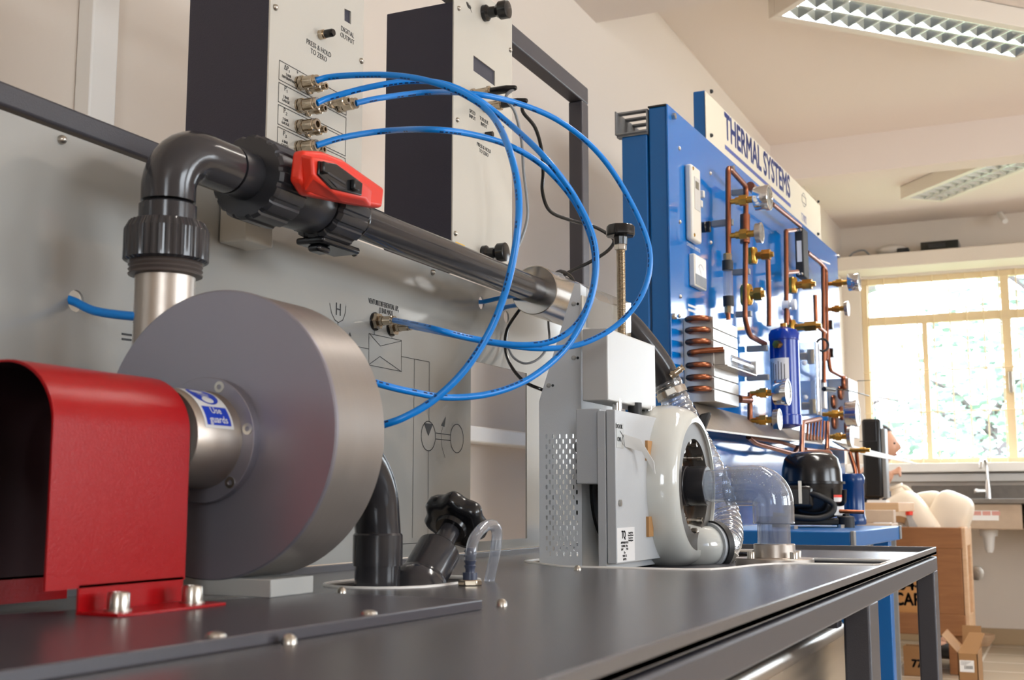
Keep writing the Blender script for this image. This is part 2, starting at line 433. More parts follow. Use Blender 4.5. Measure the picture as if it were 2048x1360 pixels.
# window in the back wall
def tagk(o): o['kind'] = 'structure'; return o
w1 = bpy.data.objects.new('window_1', None); COL.objects.link(w1); w1.location = (0.3, YB + 0.05, WZ0); WL[w1.name] = V(w1.location); tagk(w1)
b = B(); yf0, yf1 = YB + 0.03, YB + 0.07
tz0, tz1 = 2.105, 2.164
for x0, x1, z0, z1 in ((WX0, WX1, WZ0, WZ0+0.035), (WX0, WX1, WZ1-0.04, WZ1), (WX0, WX0+0.04, WZ0+0.035, WZ1-0.04), (WX1-0.04, WX1, WZ0+0.035, WZ1-0.04), (WX0+0.04, WX1-0.04, tz0, tz1)): b.box(x0, x1, yf0, yf1, z0, z1)
for k in range(4):
    b.box(-0.345 + k*0.72, -0.29 + k*0.72, yf0 + 0.003, yf1 - 0.003, WZ0 + 0.01, WZ1 - 0.01)
    b.box(-0.85 + k*1.03, -0.815 + k*1.03, yf0 + 0.006, yf1 - 0.006, WZ0 + 0.01, tz0 + 0.01) if k < 2 else None
obj('window_frame', b, M['winframe'], w1, bevel=0.003)
obj('window_pane', B().box(WX0 + 0.01, WX1 - 0.01, YB + 0.049, YB + 0.052, WZ0 + 0.01, WZ1 - 0.01), M['glass'], w1)
b = B(); n = 0
x = -1.19
while x < WX1 - 0.03:
    b.cyl((x, YB + 0.012, WZ0), (x, YB + 0.012, WZ1), 0.0045, n=8); x += 0.105
for z in (1.50, 1.78): b.cyl((WX0, YB + 0.012, z), (WX1, YB + 0.012, z), 0.0045, n=8)
obj('security_bars', b, M['winframe'], w1)
pm = PX(2025, 735, 0)  # latch
q = PY(2022, 770, YB + 0.02)
obj('window_latch', B().box(q.x - 0.012, q.x + 0.012, YB + 0.012, YB + 0.032, q.z - 0.05, q.z + 0.09), M['bolt'], w1, bevel=0.004)
for i, py in enumerate((1.4, 4.2)):
    w = bpy.data.objects.new('window_%d' % (i + 2), None); COL.objects.link(w); w.location = (XR + 0.1, py, 1.1); WL[w.name] = V(w.location); tagk(w)
    b = B()
    for y0, y1, z0, z1 in ((py-1, py+1, 1.1, 1.14), (py-1, py+1, 2.36, 2.4), (py-1, py-0.96, 1.1, 2.4), (py+0.96, py+1, 1.1, 2.4), (py-0.02, py+0.02, 1.1, 2.4), (py-1, py+1, 2.0, 2.05)): b.box(XR + 0.08, XR + 0.12, y0, y1, z0, z1)
    obj('window_frame', b, M['winframe'], w, bevel=0.003)

w = bpy.data.objects.new('window_4', None); COL.objects.link(w); w.location = (1.9, YF - 0.05, 1.1); WL[w.name] = V(w.location); tagk(w)
b = B()
for x0, x1, z0, z1 in ((1.3, 2.5, 1.1, 1.14), (1.3, 2.5, 2.46, 2.5), (1.3, 1.34, 1.1, 2.5), (2.46, 2.5, 1.1, 2.5)): b.box(x0, x1, YF - 0.07, YF - 0.03, z0, z1)
obj('window_frame', b, M['winframe'], w, bevel=0.003)

# ================================================================ ceiling fittings
def ceiling_light(c, ang, label, L=1.2, W=0.30, zb=2.72, detail=True):
    t = thing('fluorescent_light', (c[0], c[1], zb), label, 'ceiling light', 'louvred ceiling lights')
    d = V((math.sin(ang), math.cos(ang), 0)); n = V((d.y, -d.x, 0))
    def P(a, s, z): return V((c[0], c[1], z)) + d*a + n*s
    b = B(); ax = (d, n, Z3)
    hw = W/2; ow = hw - 0.04; ol = L/2 - 0.03
    b.obox(P(0, 0, ZC - 0.004), ax, (L/2, hw, 0.004))
    for sg in (-1, 1):
        b.obox(P(0, sg*(hw - 0.02), (zb + ZC)/2), ax, (L/2, 0.02, (ZC - zb)/2))
        b.obox(P(sg*(L/2 - 0.015), 0, (zb + ZC)/2), ax, (0.015, hw - 0.04, (ZC - zb)/2))
    obj('housing', b, M['fitting'], t, bevel=0.003)
    b = B()
    for sg in (-1, 0, 1):
        s0 = sg*ow
        pts = [P(-ol, s0 - 0.004, zb + 0.002), P(-ol, s0 + 0.004, zb + 0.002), P(-ol, s0 + (0.02 if sg < 1 else 0.002), zb + 0.044), P(-ol, s0 - (0.02 if sg > -1 else 0.002), zb + 0.044)]
        b.prism(pts, d*2*ol)
    N = 15
    for k in range(N + 1):
        a = -ol + 2*ol*k/N
        pts = [P(a - 0.002, -ow, zb + 0.003), P(a + 0.002, -ow, zb + 0.003), P(a + 0.014, -ow, zb + 0.042), P(a - 0.014, -ow, zb + 0.042)]
        b.prism(pts, n*2*ow)
    obj('louvre', b, M['blade'], t)
    for sg in (-0.5, 0.5):
        obj('lamp_tube', B().cyl(P(-ol + 0.01, sg*ow, zb + 0.058), P(ol - 0.01, sg*ow, zb + 0.058), 0.008, n=12), M['tube_lit'], t)
    for sg in (-0.5, 0.5):
        l = bpy.data.lights.new('fluorescent_glow', 'AREA'); l.shape = 'RECTANGLE'; l.size = 0.032; l.size_y = L - 0.08; l.energy = LAMP_W*0.5; l.color = (1.0, 0.93, 0.865)
        lo = bpy.data.objects.new('fluorescent_glow', l); COL.objects.link(lo); lo.location = P(0, sg*ow, zb + 0.049); lo.rotation_euler = (0, 0, -ang)
    return t
l0, l1 = PZ(1560, 38, 2.72), PZ(2020, 118, 2.72)
d1 = (l1 - l0).normalized(); a1 = math.atan2(d1.x, d1.y); n1 = V((d1.y, -d1.x, 0))
c1 = (l0 + l1)/2 + n1*0.13
ceiling_light(c1, a1, 'large lit louvred fluorescent fitting at top right, nearest on the ceiling')
l0, l1 = PZ(1885, 403, 2.72), PZ(2048, 340, 2.72)
d2 = (l1 - l0).normalized(); a2 = math.atan2(d2.x, d2.y); n2 = V((d2.y, -d2.x, 0))
c2 = l0 + d2*0.58 + n2*0.13
ceiling_light(c2, a2, 'smaller lit louvred fluorescent fitting near the window wall, beyond the far beam')
for (x, y, a) in ((0.0, 2.75, a2), (2.4, 2.7, a1), (1.6, 4.74, a1), (3.7, 4.7, a2), (1.5, 7.3, a1)):
    ceiling_light((x, y), a, 'lit louvred fluorescent fitting on the ceiling out of view above the benches')

# ================================================================ outdoors beyond the window
struct('ground', B().box(-14, 20, YB + 0.4, 40, -0.5, -0.4), M['grass'], smooth=0)
def tree(x, y, h, r, lean, label, seed, n=900):
    rr = random.Random(seed)
    t = thing('garden_tree', (x, y, -0.4), label, 'tree', 'garden trees outside the window')
    b = B(); top = V((x + lean, y, h*0.75))
    b.tube([(x, y, -0.4), (x + lean*0.25, y, h*0.25), (x + lean*0.7, y + 0.1, h*0.5), top], lambda k: 0.13*(1 - 0.6*k), 10, 5)
    for k in range(6):
        a = k*1.05; q = V((x + lean*0.7, y, h*(0.45 + 0.05*k)))
        b.tube([q, q + V((math.cos(a)*r*0.4, math.sin(a)*r*0.4, 0.5)), q + V((math.cos(a)*r*0.8, math.sin(a)*r*0.8, 0.7))], lambda k: 0.06*(1 - 0.7*k), 7, 4)
    obj('trunk', b, M['bark'], t)
    b = B()
    for i in range(n):
        u, v_ = rr.uniform(0, 2*PI), rr.uniform(-1, 1); k = rr.uniform(0.2, 1)**0.5*r
        c = V((x + lean + k*math.cos(u)*math.sqrt(1-v_*v_), y + k*math.sin(u)*math.sqrt(1-v_*v_), h*0.5 + k*v_*0.85))
        s = rr.uniform(0.035, 0.085); ax = V((rr.uniform(-1, 1), rr.uniform(-1, 1), rr.uniform(-1, 1))).normalized(); p, q, _ = frame_of(ax)
        vs_ = [b.bm.verts.new(c + p*s*math.cos(m_) + q*s*0.55*math.sin(m_) + ax*s*0.12*math.cos(2*m_)) for m_ in [PI*j/3 for j in range(6)]]
        b.bm.faces.new(vs_)
    f = obj('foliage', b, M['leaf'], t, smooth=0)
    return t
tree(-2.6, 12.6, 2.7, 1.05, 0.1, 'bushy pale tree behind the left window panes', 3, 1000)
tree(0.9, 13.4, 4.6, 1.3, -1.2, 'leaning grey-barked tree behind the middle window panes', 5, 900)
tree(-1.2, 18.5, 2.9, 1.9, 0.3, 'low leafy tree farthest beyond the window', 8, 2600)
tree(3.4, 15.6, 4.2, 1.5, -0.2, 'tall tree beyond the right edge of the window', 9, 500)

# ================================================================ test bench
T, LIP = 0.82, 0.828
XF, XB, YE, YS = -0.213, -0.83, 2.214, 0.12
XP = -0.84                                                   # face of the upright panel
bench = thing('test_bench', ((XF + XB)/2, (YS + YE)/2, 0), 'long dark grey steel test bench with upright light grey panel, filling the foreground', 'bench')
hole1 = obround(-0.648, 1.14, 0.125, 0.205, 8)
hole2 = [(-0.715, 1.64), (-0.712, 1.60), (-0.695, 1.575), (-0.615, 1.495), (-0.60, 1.488), (-0.44, 1.484), (-0.415, 1.50), (-0.402, 1.54), (-0.388, 1.63), (-0.372, 1.67), (-0.345, 1.69), (-0.245, 1.70), (-0.238, 1.71), (-0.238, 1.83), (-0.25, 1.84), (-0.36, 1.845), (-0.41, 1.88), (-0.43, 1.95), (-0.44, 2.08), (-0.46, 2.11), (-0.50, 2.12), (-0.68, 2.12), (-0.705, 2.11), (-0.715, 2.08)]
sheet('tabletop', [rect(XB, XF, YS, YE), hole1, hole2], 0.004, (0, 0, T - 0.002), X3, Y3, M['bench'], bench)
for h in (hole1, hole2):
    lab(obj('hole_edging', B().tube([(a, c, T) for a, c in h], 0.0022, 8, 1, closed=True), M['trunk'], bench), 'white rubber edging around a cut-out')
b = B()
b.box(XF - 0.003, XF, YS, YE, T - 0.005, LIP); b.box(XB, XB + 0.003, YS, YE, T - 0.005, LIP)
b.box(XB, XF, YE - 0.003, YE, T - 0.005, LIP); b.box(XB, XF, YS, YS + 0.003, T - 0.005, LIP)
obj('tray_lip', b, M['bench'], bench, bevel=0.0012)
b = B()
b.box(XF - 0.03, XF, YS, YE + 0.008, 0.787, 0.812); b.box(XB, XB + 0.03, YS, YE + 0.008, 0.787, 0.812)
for y in (YS, 1.02, YE - 0.022): b.box(XB + 0.03, XF - 0.03, y, y + 0.03, 0.787, 0.812)
obj('frame_rail', b, M['frame'], bench, bevel=0.003)
b = B(); b.box(XB + 0.01, XF - 0.03, YS + 0.01, YE - 0.01, 0.812, 0.8155)
obj('gap_shade_strip', B().box(XF - 0.028, XF - 0.012, YS, YE, 0.811, 0.8165), M['matt'], bench)  # dark strip put in for the shaded gap between lip and rail
b.bm.free()
for y0, y1 in ((PX(1741, 1260, XF).y, PX(1759, 1260, XF).y), (YE - 0.05, YE + 0.008), (YS, YS + 0.05)):
    for x in (XF - 0.03, XB):
        obj('leg', B().box(x, x + 0.03, y0, y1, 0.0, 0.79), M['frame'], bench, bevel=0.003)
obj('support_plate', B().box(-0.62, -0.226, 1.66, 1.87, 0.806, 0.8115), M['frame'], bench)
# upright panel
def pp(u, v): q = PX(u, v, XP); return (q.y, q.z)
ptop = PX(282, 322, XP).z
cut = [pp(941, 722), pp(1055, 745), pp(1053, 1076), pp(941, 1085)]
cy0, cy1 = (cut[0][0] + cut[3][0])/2, (cut[1][0] + cut[2][0])/2
cz0, cz1 = (cut[2][1] + cut[3][1])/2, (cut[0][1] + cut[1][1])/2
loops = [rect(YS, YE - 0.02, 0.8285, ptop), rect(cy0, cy1, cz0, cz1)]
for u, v in ((152, 602), (963, 606), (1013, 634)): loops.append(circ(*pp(u, v), 0.0105))
panel = sheet('back_panel', loops, 0.003, (XP - 0.0015, 0, 0), Y3, Z3, M['panel'], bench)
b = B()
zr0, zr1 = PX(0, 213, XP).z, PX(0, 159, XP).z
b.box(XP - 0.03, XP, YS, 1.13, zr0 + 0.002, zr1)
yt1 = PX(1178, 330, XP).y; zt1 = PX(1178, 178, XP).z; zt0 = zt1 - 0.035
b.box(XP - 0.03, XP, 1.10, yt1, zt0, zt1)
b.box(XP - 0.03, XP, yt1 - 0.035, yt1, 0.8, zt0)
b.box(XP - 0.03, XP, 1.10, 1.13, zr1, zt0)
b.box(XP - 0.03, XP - 0.004, YS, YS + 0.03, 0.8, zr1)
obj('upright_frame', b, M['frame'], bench, bevel=0.003)
for u, v in ((122, 280), (864, 545)):
    q = PX(u, v, XP); obj('panel_screw', B().dome(q, X3, 0.0045, 0.006), M['bolt'], bench)
for u, v in ((1003, 1212), (578, 1287), (683, 1186), (1607, 1099), (1155, 1140)):
    q = PZ(u, v, T)
    if q.y < YE - 0.01: obj('table_screw', B().dome((q.x, q.y, T), Z3, 0.0048, 0.006), M['bolt'], bench)
# printed circuit diagram
b = B(); DXP = XP + 0.0004
def L(*pts, w=0.0009, closed=False): line_strip(b, [PX(u, v, DXP) for u, v in pts], w, X3, closed)
L((738, 667), (803, 681), (803, 743), (738, 730), closed=True)
L((740, 668), (761, 692), (803, 682)); L((738, 729), (760, 713), (801, 742))
L((690, 688), (738, 698)); L((803, 713), (859, 724)); L((829, 718), (825, 1075)); L((859, 724), (858, 843)); L((857, 901), (856, 1073))
L((872, 866), (901, 870), w=0.0012); L((872, 878), (901, 881), w=0.0012)
L((749, 660), (749, 668)); L((784, 668), (784, 677)); L((676, 645), (676, 690))
L((891, 838), (882, 866), (884, 895), (890, 915)); L((660, 607), (663, 625), (670, 640), (677, 645), (686, 640), (691, 625), (692, 612))
L((700, 690), (700, 666)); L((790, 1089), (866, 1084), (868, 1066)); L((245, 668), (270, 671), w=0.002); L((245, 678), (270, 681), w=0.002)
for (u, v), rv in (((857, 872), 29.5), ((914, 877), 28.5)):
    c = PX(u, v, DXP); r = (PX(u, v - rv, DXP).z - c.z)
    line_strip(b, [c + V((0, r*math.cos(a), r*math.sin(a))) for a in [2*PI*k/36 for k in range(36)]], 0.0012, X3, True)
for tri in (((848, 846), (866, 848), (857, 872)), ((892, 833), (882, 851), (889, 854)), ((700, 664), (696, 672), (703, 673))):
    b.bm.faces.new([b.bm.verts.new(PX(u, v, DXP)) for u, v in tri])
ink(panel, b, M['ink'])
def ptext(s, u, v, size, bold=0.0, xs=0.85): return text('lettering', s, PX(u, v, DXP), Y3, Z3, size, M['ink'], panel, bold=bold, xs=xs)
ptext('VENTURI DIFFERENTIAL \u0394P\u2081', 768, 610, 0.0105, xs=0.62); ptext('(2 BAR MAX)', 772, 624, 0.0105, xs=0.62); ptext('H', 677, 620, 0.024, xs=0.8)

# ---------------------------------------------------------------- push-fit connectors
def pushfit(name, p, d, r, ln, parent, m='nickel', socket=True):
    prof = [(0, r*1.15), (ln*0.08, r*1.15), (ln*0.1, r*0.85), (ln*0.3, r*0.85), (ln*0.34, r), (ln*0.8, r), (ln*0.84, r*0.8), (ln*0.9, r*0.8), (ln*0.92, r*0.95), (ln, r*0.9)]
    if socket: prof += [(ln, r*0.55), (ln*0.7, r*0.5)]
    f = obj(name, B().lathe(p, d, prof, 20), M[m], parent)
    obj('hex_collar', B().hexn(V(p) + V(d)*ln*0.12, d, ln*0.2, r*1.18), M[m], f)
    return f
for u, v in ((749, 643), (782, 655)):
    q = PX(u, v, XP)
    obj('bulkhead_washer', B().lathe(q, X3, [(0, 0.0125), (0.002, 0.0125)], 24), M['black'], bench)
    obj('bulkhead_nut', B().hexn(q + X3*0.002, X3, 0.006, 0.0115), M['nickel'], bench)
    pushfit('venturi_connector', q + X3*0.006, X3, 0.0062, 0.026, bench)

# ================================================================ instrument modules
XM = -0.80; ZM = 1.262
def screw(u, v, x, par, r=0.004): obj('screw', B().dome(PX(u, v, x), X3, r, 0.004), M['bolt'], par)
def module(y0, y1, z0, zb, ztop, zface, label):
    t = thing('instrument_module', (-0.86, (y0 + y1)/2, z0), label, 'instrument', 'instrument modules')
    obj('cabinet', B().box(-0.917, XM - 0.002, y0, y1, zb, ztop), M['navy'], t, bevel=0.002)
    obj('mounting_box', B().box(XP + 0.0015, XM - 0.002, y0, y1, ZM, zb), M['face'], t, bevel=0.002)
    if y0 < 1.2: obj('corner_bracket', B().box(XP + 0.0015, XM - 0.002, y0 - 0.03, y0 + 0.02, z0, ZM - 0.0005), M['face'], t, bevel=0.002)
    return t
y0, y1 = PX(537, 150, XM).y, PX(725, 200, XM).y
m1 = module(y0, y1, 1.188, 1.279, 1.66, 1.66, 'pressure instrument with four blue hoses plugged in, left of the two modules')
f1 = sheet('fascia', [rect(y0, y1, ZM, 1.66), [(lambda q: (q.y, q.z))(PX(u, v, XM)) for u, v in ((689, 17), (702, 23), (702, 49), (689, 41))]], 0.002, (XM - 0.001, 0, 0), Y3, Z3, M['face'], m1)
XT = XM + 0.0003
for u, v in ((550, 15), (722, 122)): screw(u, v, XM, m1)
q = PX(695.5, 32, XM - 0.004)
obj('data_socket', B().box(XM - 0.006, XM - 0.0025, q.y - 0.009, q.y + 0.009, q.z - 0.011, q.z + 0.011), M['black'], m1)
def mtext(s, u, v, size, par, xs=0.9, bold=0): return text('lettering', s, PX(u, v, XT), Y3, Z3, size, M['ink'], par, xs=xs, bold=bold)
mtext('DIGITAL\nOUTPUT', 695, 71, 0.0092, f1); mtext('PRESS & HOLD\nTO ZERO', 638, 104, 0.0092, f1)
mtext('\u0394P\u2081', 574, 137, 0.0085, f1); mtext('2 BAR\nDIFFERENTIAL', 577, 155, 0.0045, f1); mtext('+', 595, 145, 0.008, f1)
for k, (s, s2) in enumerate((('P\u2081', '2 BAR\nGAUGE'), ('P\u2082', '2 BAR\nGAUGE'), ('P\u2083', '6 BAR\nGAUGE'))):
    mtext(s, 572 - k, 178 + 45*k, 0.009, f1); mtext(s2, 572 - k, 199 + 44.5*k, 0.0048, f1)
b = B()
tl = PX(559, 120, XT); br_ = PX(692.5, 228, XT); hz = PX(557, 120, XT).z - PX(557, 159, XT).z
for k in range(5):
    z1 = PX(558.5 - k, 120 + 44.4*k, XT).z
    line_strip(b, [(XT, tl.y, z1), (XT, br_.y, z1), (XT, br_.y, z1 - hz), (XT, tl.y, z1 - hz)], 0.0009, X3, True)
ink(f1, b, M['ink'])
pz = PX(640, 70, XM)
bt = obj('zero_button', B().lathe(pz, X3, [(0, 0.006), (0.006, 0.006), (0.006, 0.0045), (0.01, 0.0045)], 20), M['nickel'], m1)
obj('button_cap', B().lathe(pz + X3*0.008, X3, [(0, 0.005), (0.01, 0.005), (0.012, 0.004)], 20), M['black'], bt)
tips = {}
for key, (u, v) in dict(a=(597, 167), b=(597, 212), n=(597, 254), d=(596, 296), c=(676, 212)).items():
    q = PX(u, v, XM); pushfit('hose_connector', q, X3, 0.0074, 0.027, m1); tips[key] = q + X3*0.025
for u, v in ((616, 178), (614, 222), (614, 264), (612, 304), (661, 206)):
    q = PX(u, v, XM); f = obj('test_port', B().lathe(q, X3, [(0, 0.0068), (0.004, 0.0068), (0.005, 0.005), (0.012, 0.005), (0.013, 0.0062), (0.02, 0.0058), (0.021, 0.004), (0.026, 0.0044), (0.026, 0.0025), (0.02, 0.0024)], 20), M['nickel'], m1)

y0, y1 = PX(906, 300, XM).y, PX(1024, 200, XM).y
zf2 = PX(1023, 35, XM).z; zc2 = PX(907, 1, XM).z
m2 = module(y0, y1, 1.188, 1.279, zc2, zf2, 'torque and speed instrument with black knobs, right of the two modules')
lcd = [(lambda q: (q.y, q.z))(PX(u, v, XM)) for u, v in ((947, 111), (990, 142), (990, 171), (947, 143))]
la, lb_, lc, ld = lcd[0][0], lcd[1][0], (lcd[2][1] + lcd[3][1])/2, (lcd[0][1] + lcd[1][1])/2
f2 = sheet('fascia', [rect(y0, y1, ZM, zf2), rect(la, lb_, lc, ld)], 0.002, (XM - 0.001, 0, 0), Y3, Z3, M['face'], m2)
obj('display', B().box(XM - 0.0045, XM - 0.003, la - 0.004, lb_ + 0.004, lc - 0.004, ld + 0.004), M['screen'], m2)
for u, v in ((917, 17), (1020, 100), (914, 240), (910, 467), (1018, 512)): screw(u, v, XM, m2)
def mtext2(s, u, v, size): return mtext(s, u, v, size, f2)
mtext2('SPEED\nINPUT', 945, 230, 0.0085); mtext2('TORQUE\nINPUT', 968, 246, 0.0085); mtext2('PRESS & HOLD\nTO ZERO', 968, 301, 0.0085)
b = B(); q = PX(938, 5, XT)
for k in range(3): line_strip(b, [q + V((0, 0.009*math.cos(a)*(1-.2*k), 0.009*math.sin(a)*(1-.2*k))) for a in [PI*1.1 + PI*0.7*j/9 for j in range(10)]], 0.0012, X3)
line_strip(b, [q + V((0, -0.002, -0.002)), q + V((0, 0.010, -0.012))], 0.0012, X3)
ink(f2, b, M['ink'])
for u, v, ln in ((968, 27, 0.042), (967, 508, 0.038)):
    q = PX(u, v, XM)
    k = obj('control_knob', B().lathe(q, X3, [(0, 0.013), (0.006, 0.013), (0.010, 0.009), (ln*0.5, 0.0085), (ln*0.62, 0.0125), (ln*0.68, 0.0145), (ln, 0.0145), (ln*1.02, 0.012)], 28), M['black'], m2)
    if v < 100: lab(obj('index_plate', B().box(q.x + ln*0.7, q.x + ln*1.0, q.y - 0.002, q.y + 0.002, q.z + 0.0135, q.z + 0.0155), M['label'], k), 'white index mark')
cab = {}
for key, (u, v) in dict(g=(945, 189), k=(968, 214)).items():
    q = PX(u, v, XM)
    p = obj('round_connector', B().lathe(q, X3, [(0, 0.009), (0.004, 0.009), (0.004, 0.0075), (0.026, 0.0075), (0.026, 0.009), (0.03, 0.009), (0.03, 0.0065), (0.032, 0.006)], 24), M['nickel'], m2)
    lab(obj('plug', B().lathe(q + X3*0.032, X3, [(0, 0.0062), (0.026, 0.0062), (0.03, 0.0055), (0.04, 0.004), (0.042, 0.003)], 20), M['black'], p), 'black cable plug'); cab[key] = q + X3*0.072
q = PX(972, 270, XM); obj('zero_button', B().lathe(q, X3, [(0, 0.005), (0.012, 0.0045)], 18), M['black'], m2)
q = PX(1003, 262, XM); obj('socket', B().box(XM, XM + 0.003, q.y - 0.004, q.y + 0.004, q.z - 0.008, q.z + 0.008), M['black'], m2)
q = PX(922, 493, XM); obj('yellow_label', B().box(XM, XM + 0.0004, q.y - 0.018, q.y + 0.012, q.z - 0.01, q.z + 0.004), M['yellow'], m2)

# ================================================================ pump with its base plate and guard
PT = T + 0.008
pl = [PZ(0, 1343, PT), PZ(965, 1199, PT)]
pe = PZ(965, 1199, PT)
d = (PZ(965, 1199, PT) - PZ(300, 1297, PT)); d.z = 0; d.normalize(); nx = V((d.y, -d.x, 0))
base = thing('pump_base_plate', (-0.62, 0.6, T), 'charcoal base plate under the red guard and grey pump', 'base plate')
far = pe; near = pe - d*0.72; dep = 0.19
obj('plate', B().prism([(p.x, p.y, T) for p in (far, near, near - nx*0.36, far - d*0.0 - nx*0.155)], (0, 0, 0.008)), M['plate'], base, bevel=0.001)
for u, v in ((432, 1273), (738, 1228)):
    q = PZ(u, v, PT); obj('screw', B().dome((q.x, q.y, PT), Z3, 0.006, 0.003), M['bolt'], base)
C0 = V((-0.652, 0.82, 0.962)); RD = 0.122
pump = thing('centrifugal_pump', (C0.x, 0.86, PT), 'round grey metal pump casing with a bolted hub, standing behind the red guard', 'pump')
obj('casing', B().lathe(C0 + Y3*0.004, Y3, [(0, RD - 0.0004), (0.072, RD - 0.0004), (0.074, RD - 0.002)], 128), M['drumside'], pump)
obj('front_plate', B().lathe(C0, Y3, [(0, RD - 0.0012), (0.0012, RD), (0.004, RD)], 128), M['drum'], pump)
fx0 = PZ(540, 1196, PT).x
obj('foot_block', B().box(-0.70, fx0, 0.821, 0.882, PT, PT + 0.0145), M['blocks'], pump, bevel=0.0008)
HC = V((-0.656, 0.82, 0.956))
obj('hub_flange', B().lathe(HC, -Y3, [(0, 0.0525), (0.008, 0.0525), (0.0085, 0.052), (0.0085, 0.041)], 64), M['drum'], pump)
hub = obj('bearing_housing', B().lathe(HC, -Y3, [(0.008, 0.041), (0.011, 0.040), (0.060, 0.040), (0.062, 0.039), (0.062, 0.02)], 64), M['alu'], pump)
for k in range(6):
    a = math.radians(66 - 60*k + 4)
    q = HC + V((0.0465*math.cos(a), -0.0085, 0.0465*math.sin(a)))
    obj('flange_screw', B().lathe(q, -Y3, [(-0.001, 0.0048), (0.0006, 0.0048), (0.0006, 0.0022), (-0.003, 0.0022)], 20), M['bolt'], pump)
# warning label wrapped on the housing
def cylpatch(b, a0, a1, y0, y1, r, n=14):
    g = [[b.bm.verts.new(HC + V((r*math.sin(a0 + (a1-a0)*i/n), y, r*math.cos(a0 + (a1-a0)*i/n)))) for y in (y0, y1)] for i in range(n+1)]
    for i in range(n): b.bm.faces.new((g[i][0], g[i][1], g[i+1][1], g[i+1][0]))
LA0, LA1 = math.radians(8), math.radians(80); LY0, LY1 = -0.054, -0.018
b = B(); cylpatch(b, LA0, LA1, LY0, LY1, 0.0403, 20); lb = lab(obj('warning_label', b, M['label'], hub), 'white and blue sticker reading Use guards')
def lpt(t, s, r=0.0405):            # t along angle 0..1, s across 0..1
    a = LA0 + (LA1 - LA0)*t; return HC + V((r*math.sin(a), LY0 + (LY1 - LY0)*s, r*math.cos(a)))
b = B(); n = 28
cc = [lpt(0.31 + 0.26*math.cos(2*PI*k/n), 0.5 + 0.42*math.sin(2*PI*k/n), 0.04052) for k in range(n)]
c0 = b.bm.verts.new(lpt(0.31, 0.5, 0.04065)); vv = [b.bm.verts.new(p) for p in cc]
for k in range(n): b.bm.faces.new((c0, vv[k], vv[(k+1) % n]))
gp = [[b.bm.verts.new(lpt(0.62 + 0.33*i/8, s, 0.04052)) for s in (0.08, 0.92)] for i in range(9)]
for i in range(8): b.bm.faces.new((gp[i][0], gp[i][1], gp[i+1][1], gp[i+1][0]))
obj('label_symbol', b, M['labelblue'], lb)
def curvetext(s, t, size, parent):
    cu = bpy.data.curves.new('t', 'FONT'); cu.body = s; cu.size = size; cu.align_x = 'CENTER'; cu.align_y = 'CENTER'; cu.resolution_u = 2; cu.offset = 0.0001
    me = cmesh(cu)
    for vtx in me.vertices:
        x, y = vtx.co.x, vtx.co.y
        a = LA0 + (LA1 - LA0)*t - y/0.0407
        vtx.co = HC + V((0.0408*math.sin(a), (LY0 + LY1)/2 + x, 0.0408*math.cos(a)))
    return link_mesh('lettering', me, M['label'], parent, smooth=0)
curvetext('Use', 0.70, 0.0085, lb); curvetext('guards', 0.86, 0.0085, lb)
for k in range(5): curvetext('ooooooo'[:3 + min(k, 4-k)*2], 0.20 + 0.055*k, 0.0035, lb)
# riser
RX, RY = -0.742, 0.858
def rz(v): return PY(330, v, RY).z
rr = 118/2*fwd(PY(329, 560, RY))/F_PX
obj('outlet_tube', B().cyl((RX, RY, 0.99), (RX, RY, rz(525)), rr), M['alu'], pump)
obj('threaded_collar', B().lathe((RX, RY, rz(555)), Z3, [(0, rr*1.02), (0.001, rr*1.22)] + sum([[(0.002 + 0.004*k, rr*1.24), (0.004 + 0.004*k, rr*1.16)] for k in range(4)], []) + [(0.02, rr*1.2)], 48), mat('grey_brown_thread', (92, 84, 80), 0.4), pump)
# red guard
guard = thing('coupling_guard', (-0.66, 0.69, PT), 'bright red folded steel guard bolted at lower left, nearest the camera', 'guard')
xs, yg0, yg1, zt, rad, wd = -0.620, 0.612, 0.752, 1.003, 0.046, 0.118
prof = [(xs, 0.846)] + [(xs - rad + rad*math.cos(a), zt - rad + rad*math.sin(a)) for a in [PI/2*k/10 for k in range(11)]] + [(xs - wd + rad + rad*math.cos(a), zt - rad + rad*math.sin(a)) for a in [PI/2 + PI/2*k/10 for k in range(11)]] + [(xs - wd, 0.846)]
inn = [(x + (0.0016 if x < xs - wd/2 else -0.0016)*(1 if abs(x - (xs - wd/2)) > rad*0.35 else 0), z - (0.0016 if z > 0.95 else 0)) for x, z in prof]
b = B(); g = []
for y in (yg0, yg1):
    g.append([b.bm.verts.new((x, y, z)) for x, z in prof]); g.append([b.bm.verts.new((x, y, z)) for x, z in inn])
n = len(prof)
for i in range(n - 1):
    b.bm.faces.new((g[0][i], g[0][i+1], g[2][i+1], g[2][i])); b.bm.faces.new((g[1][i], g[3][i], g[3][i+1], g[1][i+1]))
    b.bm.faces.new((g[0][i], g[1][i], g[1][i+1], g[0][i+1])); b.bm.faces.new((g[2][i], g[2][i+1], g[3][i+1], g[3][i]))
for i in (0, n-1): b.bm.faces.new((g[0][i], g[2][i], g[3][i], g[1][i]))
for x in (xs - 0.0016, xs - wd): b.box(x, x + 0.0016, 0.642, yg1 - 0.002, PT, 0.848)
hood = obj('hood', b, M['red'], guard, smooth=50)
hood.data.materials.append(M['inside_shade'])
for f in hood.data.polygons:                                   # inside faces coloured dark for the unlit hood interior
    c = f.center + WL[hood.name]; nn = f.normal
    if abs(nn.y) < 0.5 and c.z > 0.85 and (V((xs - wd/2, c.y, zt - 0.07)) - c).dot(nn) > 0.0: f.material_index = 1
o1, o2 = PZ(228, 1238, PT), PZ(433, 1215, PT)
fo = (o1.x + o2.x)/2 - 0.003
